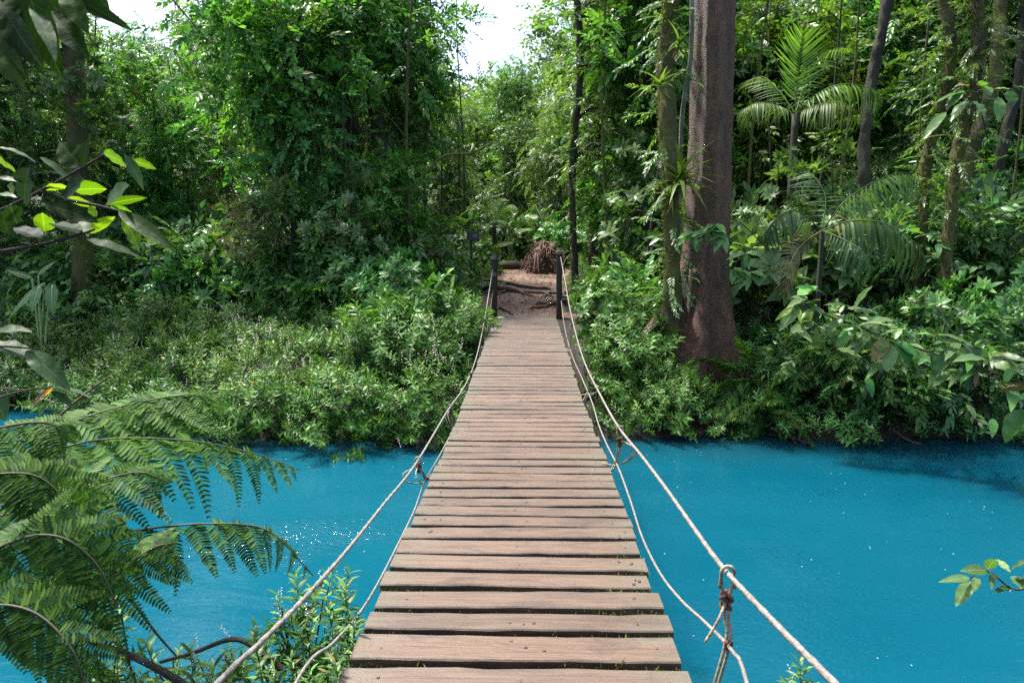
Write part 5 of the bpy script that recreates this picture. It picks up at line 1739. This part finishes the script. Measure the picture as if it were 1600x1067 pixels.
cR = crop(1060, 700, 2.907)
LR = []
for (x0, y0, x1, y1, w, mk) in [(1322, 588, 1212, 586, 38, 'leaf_pale'), (1328, 605, 1264, 702, 62, 'leaf_pale'), (1402, 556, 1314, 540, 56, 'leaf_pale'), (1405, 552, 1442, 478, 56, 'leaf_pale'), (1440, 505, 1512, 548, 44, 'leaf_pale'), (1512, 552, 1585, 488, 52, 'leaf_pale'),
                                (1525, 580, 1562, 625, 62, 'leaf_pale'), (1522, 640, 1442, 622, 42, 'leaf_shade'), (1358, 585, 1348, 642, 42, 'leaf_pale'), (1410, 556, 1452, 588, 36, 'leaf_pale'), (1535, 600, 1590, 575, 50, 'leaf_pale'), (1420, 575, 1432, 630, 30, 'leaf_pale')]:
    a, b_ = cR(x0, y0); c_, d_ = cR(x1, y1)
    LR.append((a, b_, 2.25, c_, d_, 2.2, w / 2.907, (0, -.45, .9), mk, .25))
leafy_branch('leafy_twig', 'small twig of speckled leaves over the water at the lower right edge', 'branch', LR,
             [[(*cR(1760, 640), 2.3), (*cR(1620, 626), 2.27), (*cR(1522, 640), 2.25), (*cR(1400, 556), 2.25), (*cR(1322, 590), 2.25), .005]], None, 3)

cB = crop(1060, 350, 2.963)
LC = []
for (x0, y0, x1, y1, w, mk, cu) in [(562, 385, 462, 478, 56, 'leaf_pale', .3), (552, 375, 448, 425, 34, 'leaf_back', .3), (600, 352, 532, 325, 42, 'leaf_pale', .2), (604, 372, 655, 335, 42, 'leaf_pale', .2), (612, 380, 668, 402, 36, 'leaf_pale', .3), (640, 390, 560, 420, 40, 'leaf_pale', .3),
                                    (804, 388, 690, 342, 46, 'leaf_pale', .3), (815, 386, 892, 284, 54, 'leaf_pale', .05), (812, 402, 915, 388, 36, 'leaf_pale', .3), (728, 436, 680, 398, 40, 'leaf_pale', .2), (760, 440, 690, 480, 46, 'leaf_pale', .3), (770, 445, 860, 470, 44, 'leaf_pale', .3),
                                    (830, 480, 720, 545, 70, 'leaf_shrub', .3), (840, 470, 960, 440, 44, 'leaf_pale', .25), (930, 520, 1045, 462, 52, 'leaf_pale', .2), (960, 535, 900, 630, 66, 'leaf_shrub', .3), (990, 560, 960, 675, 70, 'leaf_pale', .3), (1040, 545, 1075, 640, 80, 'leaf_shrub', .3),
                                    (1120, 560, 1065, 480, 46, 'leaf_shrub', .2), (1190, 520, 1115, 490, 42, 'leaf_shrub', .25), (1188, 512, 1362, 512, 42, 'leaf_pale', .35), (1196, 548, 1312, 522, 42, 'leaf_pale', .3), (1290, 600, 1110, 738, 72, 'leaf_pale', .3), (1330, 560, 1405, 640, 100, 'leaf_gloss', .2),
                                    (1330, 600, 1362, 775, 62, 'leaf_gloss', .2), (1382, 680, 1378, 750, 22, 'litter', .2), (1440, 612, 1565, 562, 32, 'leaf_pale', .3), (1440, 625, 1600, 600, 60, 'leaf_pale', .3), (1445, 745, 1620, 712, 60, 'leaf_palm', .25), (1480, 775, 1640, 740, 60, 'leaf_palm', .2),
                                    (1600, 860, 1490, 1005, 96, 'leaf_shrub', .2), (1210, 560, 1300, 610, 60, 'leaf_pale', .3), (880, 500, 800, 590, 56, 'leaf_pale', .3), (1000, 540, 1130, 600, 50, 'leaf_shrub', .3), (1230, 600, 1180, 700, 70, 'leaf_shrub', .3)]:
    a, b_ = cB(x0, y0); c_, d_ = cB(x1, y1)
    yy = lambda x: np.interp(x, [1220, 1400, 1600], [8.9, 8.4, 7.6])
    mk = {'leaf_palm': 'palm'}.get(mk, mk)
    LC.append((a, b_, yy(a), c_, d_, yy(c_) - .12, w / 2.963, (0, -.35, .95), mk, cu))
ys_ = lambda x, y: (*cB(x, y), float(np.interp(cB(x, y)[0], [1220, 1400, 1600, 1700], [8.9, 8.4, 7.6, 7.2])))
r = np.random.default_rng(404)
for q in range(64):
    # further leaves crowding along the branch
    tt = r.uniform(0, 1); ax = 1640 - 400 * tt; ay = np.interp(ax, [1250, 1320, 1400, 1470, 1560, 1640], [478, 505, 530, 555, 580, 605]) + r.normal() * 26
    a = r.uniform(.1, PI - .1) if r.random() < .7 else r.uniform(PI, 2 * PI); L = r.uniform(22, 46)
    LC.append((ax, ay, yy(ax) + r.uniform(-.1, .5), ax + L * math.cos(a), ay + L * .7 * math.sin(a), yy(ax) + r.uniform(-.3, .3), L * r.uniform(.34, .46), (0, -.4, .9), 'leaf_pale' if q % 3 else 'leaf_shrub', r.uniform(.1, .35)))
leafy_branch('overhanging_branch', 'overhanging branch of large pale leaves reaching over the water from the right edge', 'branch', LC,
             [[ys_(1900, 800), ys_(1640, 750), ys_(1450, 685), ys_(1180, 600), ys_(1000, 535), ys_(760, 448), ys_(560, 380), .016], [ys_(830, 480), ys_(815, 430), ys_(815, 386), .007],
              [ys_(1180, 600), ys_(1190, 550), ys_(1190, 515), .007], [ys_(1450, 685), ys_(1380, 640), ys_(1330, 560), .008]], None, 4)

cC = crop(1060, 0, 2.963)
LD = []
for (x0, y0, x1, y1, w, mk) in [(1330, 430, 1195, 425, 34, 'leaf_shrub'), (1335, 400, 1310, 370, 40, 'leaf_shrub'), (1320, 420, 1250, 465, 50, 'leaf_shrub'), (1400, 400, 1425, 360, 40, 'leaf_bright'), (1410, 400, 1455, 425, 50, 'leaf_bright'), (1340, 470, 1255, 525, 50, 'leaf_shrub'),
                                (1360, 470, 1440, 520, 90, 'leaf_dark'), (1440, 420, 1530, 390, 36, 'leaf_shrub'), (1530, 420, 1560, 470, 56, 'leaf_shrub'), (1545, 400, 1620, 395, 36, 'leaf_shrub'), (1480, 450, 1500, 545, 50, 'leaf_shrub'), (1240, 520, 1130, 610, 40, 'leaf_shrub'), (1220, 560, 1140, 605, 36, 'leaf_shrub')]:
    a, b_ = cC(x0, y0); c_, d_ = cC(x1, y1)
    LD.append((a, b_, 10.4, c_, d_, 10.2, w / 2.963, (0, -.35, .95), mk, .3))
leafy_branch('leafy_branch', 'horizontal spray of broad dark green leaves in front of the pair of mossy trunks', 'branch', LD,
             [[(*cC(1430, 640), 11.2), (*cC(1400, 500), 10.8), (*cC(1390, 420), 10.5), (*cC(1480, 425), 10.4), (*cC(1600, 400), 10.4), .012], [(*cC(1390, 430), 10.5), (*cC(1310, 430), 10.4), (*cC(1240, 520), 10.3), .008]], None, 6)

# leaf sprays in front of the red trunk
LE = []
for (bx, by, seed) in [(1110, 360, 1), (1146, 420, 2), (1118, 350, 3), (1165, 395, 4), (1084, 362, 5), (1130, 365, 6), (1172, 425, 7)]:
    r = np.random.default_rng(200 + seed)
    for k in range(7):
        a = r.uniform(-.3, PI + .3)
        L = r.uniform(20, 30)
        LE.append((bx, by, 9.9, bx + L * math.cos(a), by + L * abs(math.sin(a)) * .9 - 6 + r.uniform(0, 10), 9.75, r.uniform(9, 13), (0, -.5, .85), 'leaf_shrub', .3))
leafy_branch('leafy_branch', 'arching branch with hanging leaf clusters in front of the massive red trunk', 'branch', LE,
             [[(1225, 420, 10.6), (1190, 380, 10.1), (1150, 345, 9.9), (1110, 350, 9.9), (1080, 358, 9.9), .010], [(1190, 380, 10.1), (1165, 390, 9.95), (1146, 420, 9.9), .007], [(1200, 390, 10.2), (1180, 410, 10), (1172, 425, 9.9), .006]], None, 7)


# --------------------------- big fern at lower left
def pinna_T(n=15, w=.17, droop=.25, seed=0):
    """one pinna along +Y, length 1, cut into pinnules"""
    r = np.random.default_rng(seed)
    parts = [stick([0, 0, 0], [0, .98, -droop * .95], .006)]
    lob = (np.array([[-.14, 0, 0], [.14, 0, 0], [-.20, .55, .03], [.20, .55, .03], [-.02, .5, -.02], [-.10, .88, .0], [.12, .86, .0], [.02, 1.0, -.02]]),
           np.array([[0, 1, 4], [0, 4, 2], [1, 3, 4], [4, 3, 6], [4, 5, 2], [4, 6, 7], [4, 7, 5]]))
    for i in range(n):
        t = .03 + .95 * i / n
        L = w * (1 - t) ** .75 * (1 if i > 0 else .8) + .012
        for s in (-1, 1):
            d = [s, .32 + .25 * t, r.uniform(-.18, .10)]
            parts.append(place1((lob[0] * [min(2.3 * (.95 / n) / L, 1.6), 1, 1], lob[1]), d, [r.uniform(-.2, .2), 0, 1], [0, t, -droop * t * t], L * r.uniform(.92, 1.05)))
    return cat(*parts)


PIN = [pinna_T(19, .22, d, q) for q, d in enumerate((.10, .22, .36, .5))]


def tree_fern():
    r = np.random.default_rng(14)
    b = np.array([-2.35, 1.45, -.75])
    root = empty('tree_fern', b); tag(root, 'big fern with feathery arching fronds filling the lower left corner', 'fern')
    hub = np.array([-1.95, 1.65, .25]) - b
    tube(smooth_path([[0, 0, -.3], [.1, .05, .5], hub], 14), np.linspace(.08, .06, 14), 10).obj('stem', M['bark_dark'], root)
    FR = [  # path in the picture (px, py, Y), pinna length, count, droop, up
        ([(-160, 760, 2.0), (0, 728, 2.25), (150, 688, 2.45), (290, 688, 2.6), (395, 708, 2.7), (468, 734, 2.75)], .34, 26, .55, (0, -.2, 1), 'fern'),
        ([(-160, 720, 2.3), (20, 690, 2.6), (170, 640, 2.85), (280, 618, 3.0), (350, 622, 3.1)], .40, 24, .35, (.1, -.45, 1), 'fern'),
        ([(-160, 830, 1.9), (0, 806, 2.05), (120, 765, 2.15), (210, 738, 2.25), (262, 752, 2.3)], .28, 22, .35, (0, -.5, 1), 'fern'),
        ([(-120, 850, 2.0), (60, 858, 2.1), (200, 830, 2.2), (330, 818, 2.3), (420, 830, 2.35), (490, 900, 2.4)], .24, 28, .75, (0, -.3, 1), 'fern'),
        ([(-120, 930, 1.5), (10, 850, 1.55), (90, 838, 1.57), (150, 880, 1.57), (185, 950, 1.55)], .19, 24, .45, (.1, -.8, .6), 'fern'),
        ([(-80, 980, 1.5), (60, 940, 1.55), (160, 905, 1.6), (235, 858, 1.65), (268, 848, 1.68)], .19, 22, .55, (-.2, -.8, .7), 'fern'),
        ([(-130, 1010, 1.42), (-30, 950, 1.45), (50, 955, 1.45), (110, 1010, 1.42), (135, 1075, 1.4)], .18, 22, .45, (.1, -.8, .6), 'fern'),
        ([(-130, 760, 1.75), (-20, 742, 1.85), (60, 745, 1.9), (120, 800, 1.9)], .26, 20, .5, (.1, -.6, .8), 'fern'),
        ([(-140, 700, 1.9), (-20, 672, 2.0), (70, 660, 2.05), (108, 690, 2.08)], .20, 18, .4, (0, -.5, 1), 'fern'),
    ]
    for path, L, n, dr, up, mk in FR:
        P = smooth_path([hub] + [atY(*q) - b for q in path], 60)
        s = 12
        ra = tube(P, np.linspace(.0055, .0018, 60), 6)
        fo = ra.obj('frond', M['rachis'], root)
        g = Geo(); Tn = nrm(np.gradient(P, axis=0)); U = nrm(np.array(up, float))
        pos, D, UU, S = [], [], [], []
        n = int(n * .64)
        for i in range(n):
            t = .16 + .83 * (i + .5) / n
            f = t * 59; k = int(f); p = P[k] * (1 - f + k) + P[min(k + 1, 59)] * (f - k)
            y = Tn[k]; x = nrm(np.cross(y, U)); z = np.cross(x, y)
            pr = math.sin(PI * (.16 + .82 * (i + .5) / n)) ** .75
            for sd_ in (-1, 1):
                a = math.radians(66 - 22 * t + r.uniform(-5, 5))
                pos.append(p); D.append(sd_ * math.sin(a) * x + math.cos(a) * y + np.array([0, 0, -dr * r.uniform(.6, 1.15)])); UU.append(z + .2 * r.normal(size=3)); S.append(L * pr * r.uniform(.88, 1.08))
        scatter(g, PIN, np.array(pos), np.array(D), nrm(np.array(UU)), np.array(S), 0, r)
        g.obj('pinnae', M[mk], fo)


tree_fern()


# --------------------------- sticks
def stick_thing(label, pts, r0, mat, name='fallen_branch', side=()):
    p0 = atY(*pts[0])
    g = tube(smooth_path([atY(*q) - p0 for q in pts], 24), np.linspace(r0, r0 * .5, 24), 8)
    for s in side:
        g.merge(tube(smooth_path([atY(*q) - p0 for q in s], 12), np.linspace(r0 * .5, r0 * .25, 12), 6))
    o = g.obj(name, mat); o.location = p0
    tag(o, label, 'branch')


stick_thing('dark straight branch rising from the bottom edge under the fern', [(310, 1085, 2.2), (260, 1052, 2.2), (200, 1022, 2.2), (135, 1000, 2.2)], .016, M['bark_dark'])
stick_thing('dark bent twig crossing in front of the flowering shrub at lower left', [(445, 1050, 2.35), (408, 1018, 2.35), (365, 998, 2.35), (300, 1020, 2.35), (250, 1034, 2.35)], .013, M['branch'])
stick_thing('thin dark stalk slanting down between fern and flowering shrub', [(196, 928, 2.1), (215, 950, 2.1), (245, 990, 2.1), (275, 1024, 2.1)], .006, M['bark_dark'], 'dry_stalk')
stick_thing('thin pale dry stalk sticking up above the fern at left', [(58, 682, 2.6), (95, 648, 2.6), (130, 618, 2.6), (165, 592, 2.6), (172, 588, 2.6)], .006, M['root'], 'dry_stalk', side=[[(143, 608, 2.6), (146, 600, 2.6), (152, 610, 2.6)]])
stick_thing('bare dark twig slanting down from the top edge into the left patch of sky', [(255, -20, 6), (275, 6, 6), (300, 35, 6), (330, 68, 6)], .010, M['bark_dark'], 'hanging_twig', side=[[(272, 2, 6), (274, 12, 6), (272, 20, 6)]])
stick_thing('thin pale liana slanting across the top of the centre sky gap', [(915, -40, 9), (880, 10, 9), (845, 42, 9), (800, 66, 9)], .006, M['rope_old'], 'liana')
stick_thing('mossy horizontal branch jutting towards the path from the left trees', [(590, 295, 14.2), (640, 294, 14.1), (690, 246, 14.0), (735, 240, 14.0), (768, 224, 14.0)], .035, M['bark_moss'], 'mossy_branch', side=[[(735, 240, 14), (745, 225, 14), (752, 216, 14)]])
LF = [(75, 608, 2.0, 44, 634, 1.98, 12, (0, -.5, .8), 'litter', .2), (82, 606, 2.0, 66, 617, 2.0, 6, (0, .4, .8), 'orange_leaf', .3)]
leafy_branch('dead_leaf', 'curled orange and tan dead leaf hanging above the fern at the left edge', 'leaf', LF, [[(-60, 640, 2.0), (30, 612, 2.0), (82, 604, 2.0), .004]], None, 8)
LG = [(-20, 540, 2.4, 60, 545, 2.4, 40, (0, -.4, .9), 'leaf_shade', .3), (40, 548, 2.4, 102, 590, 2.35, 34, (0, -.4, .9), 'leaf_gloss', .4), (-20, 610, 2.3, 16, 650, 2.3, 40, (0, -.6, .8), 'leaf_gloss', .3), (-10, 520, 2.4, 40, 505, 2.4, 26, (0, -.4, .9), 'leaf_shade', .3),
      (70, 606, 2.5, 140, 600, 2.5, 26, (0, -.3, .9), 'leaf_gloss', .3), (80, 612, 2.5, 118, 630, 2.5, 18, (0, -.3, .9), 'leaf_gloss', .3)]
leafy_branch('leafy_branch', 'dim leaves hanging at the left edge between the glowing branch and the fern', 'branch', LG, [[(-120, 560, 2.4), (-20, 542, 2.4), (60, 545, 2.4), .006], [(-60, 600, 2.45), (20, 608, 2.5), (75, 608, 2.5), .004]], None, 9)


# --------------------------- flowering shrub below the left handrail, and a sprig at right
def flowering(label, spots, H0, seed, name='flowering_shrub'):
    r = np.random.default_rng(seed)
    LFH = [herb(r, .42, 24, .12, leaf(1, .26, 4, .2, .3)) for _ in range(5)]
    p0 = atY(*spots[0]); p0[2] = -1.1
    root = empty(name, p0); tag(root, label, 'shrub')
    st, fo, fl = Geo(), Geo(), Geo()
    for (px, py, Y) in spots:
        tip = atY(px, py, Y) - p0
        ft = np.array([tip[0] * .45 + r.normal() * .05, tip[1] * .5, -.1])
        P = smooth_path([ft, (ft + tip) / 2 + r.normal(size=3) * .05, tip], 14)
        st.merge(tube(P, np.linspace(.007, .003, 14), 5))
        m = 7
        k = np.clip((13 * (1 - np.abs(r.normal(size=m)) * .35)).astype(int), 4, 13); k[0] = 13
        D = nrm(np.array([0, 0, .75]) + r.normal(size=(m, 3)) * .55); D[0] = [0, 0, 1]
        scatter(fo, LFH, P[k] - D * .16, D, rdir(m, r), H0 * r.uniform(.55, .95, m), 0, r)
        if r.random() < .6:
            for q in range(1):
                inst(fl, spk, frames(nrm(np.array([[.3 * r.normal(), .3 * r.normal(), 1]])), rdir(1, r)), (P[k[q]] + D[q] * .07 * H0)[None], r.uniform(.28, .42) * np.ones(1))
    st.obj('stems', M['branch'], root); fo.obj('foliage', M['leaf_herb'], root); f = fl.obj('flower_spikes', M['flower'], root); f['kind'] = 'stuff'


r = np.random.default_rng(5)
sp = [(540, 925, 2.75), (505, 935, 2.7), (470, 940, 2.75), (440, 950, 2.7), (520, 965, 2.55), (480, 985, 2.5), (440, 990, 2.55), (400, 1000, 2.5), (360, 1015, 2.45), (310, 1030, 2.45), (270, 1030, 2.5), (545, 960, 2.6), (550, 1000, 2.45), (510, 1030, 2.35), (460, 1035, 2.3), (410, 1045, 2.3), (350, 1055, 2.3),
      (300, 1060, 2.3), (250, 1055, 2.35), (530, 1060, 2.2), (480, 1075, 2.15), (430, 1080, 2.15), (380, 1085, 2.15), (320, 1090, 2.2)]
flowering('sunlit flowering shrub with lance leaves below the left handrail at the bottom edge', sp, .8, 51)
flowering('small flowering sprig poking up at the bottom edge right of the rope tie', [(1252, 1062, 2.3), (1238, 1075, 2.3), (1268, 1078, 2.3)], .6, 52, 'flowering_sprig')
g_sp = [(150, 1015, 2.3), (180, 1030, 2.3), (120, 1040, 2.25), (210, 1050, 2.3), (160, 940, 2.5), (190, 960, 2.45)]
flowering('yellow-green herb sprigs under the fern at lower left', g_sp, .6, 53, 'herb_clump')


rs = np.random.default_rng(88)
for (pts, lab) in [([(1205, 668, 9.5), (1235, 682, 9.35), (1270, 694, 9.25), (1310, 698, 9.2)], 'bare pale root lying along the dark waterline right of the red trunk'),
                   ([(1395, 672, 9.5), (1425, 690, 9.3), (1470, 700, 9.2)], 'thin bleached stick at the waterline under the overhanging branch'),
                   ([(1330, 640, 9.7), (1322, 672, 9.5), (1300, 700, 9.25)], 'dark root reaching down the bank into the water under the overhanging branch')]:
    stick_thing(lab, pts, .022, M['root'], 'bank_root', side=[[pts[1], (pts[1][0] + 14, pts[1][1] + 16, pts[1][2] - .15), (pts[1][0] + 20, pts[1][1] + 24, pts[1][2] - .2)]])
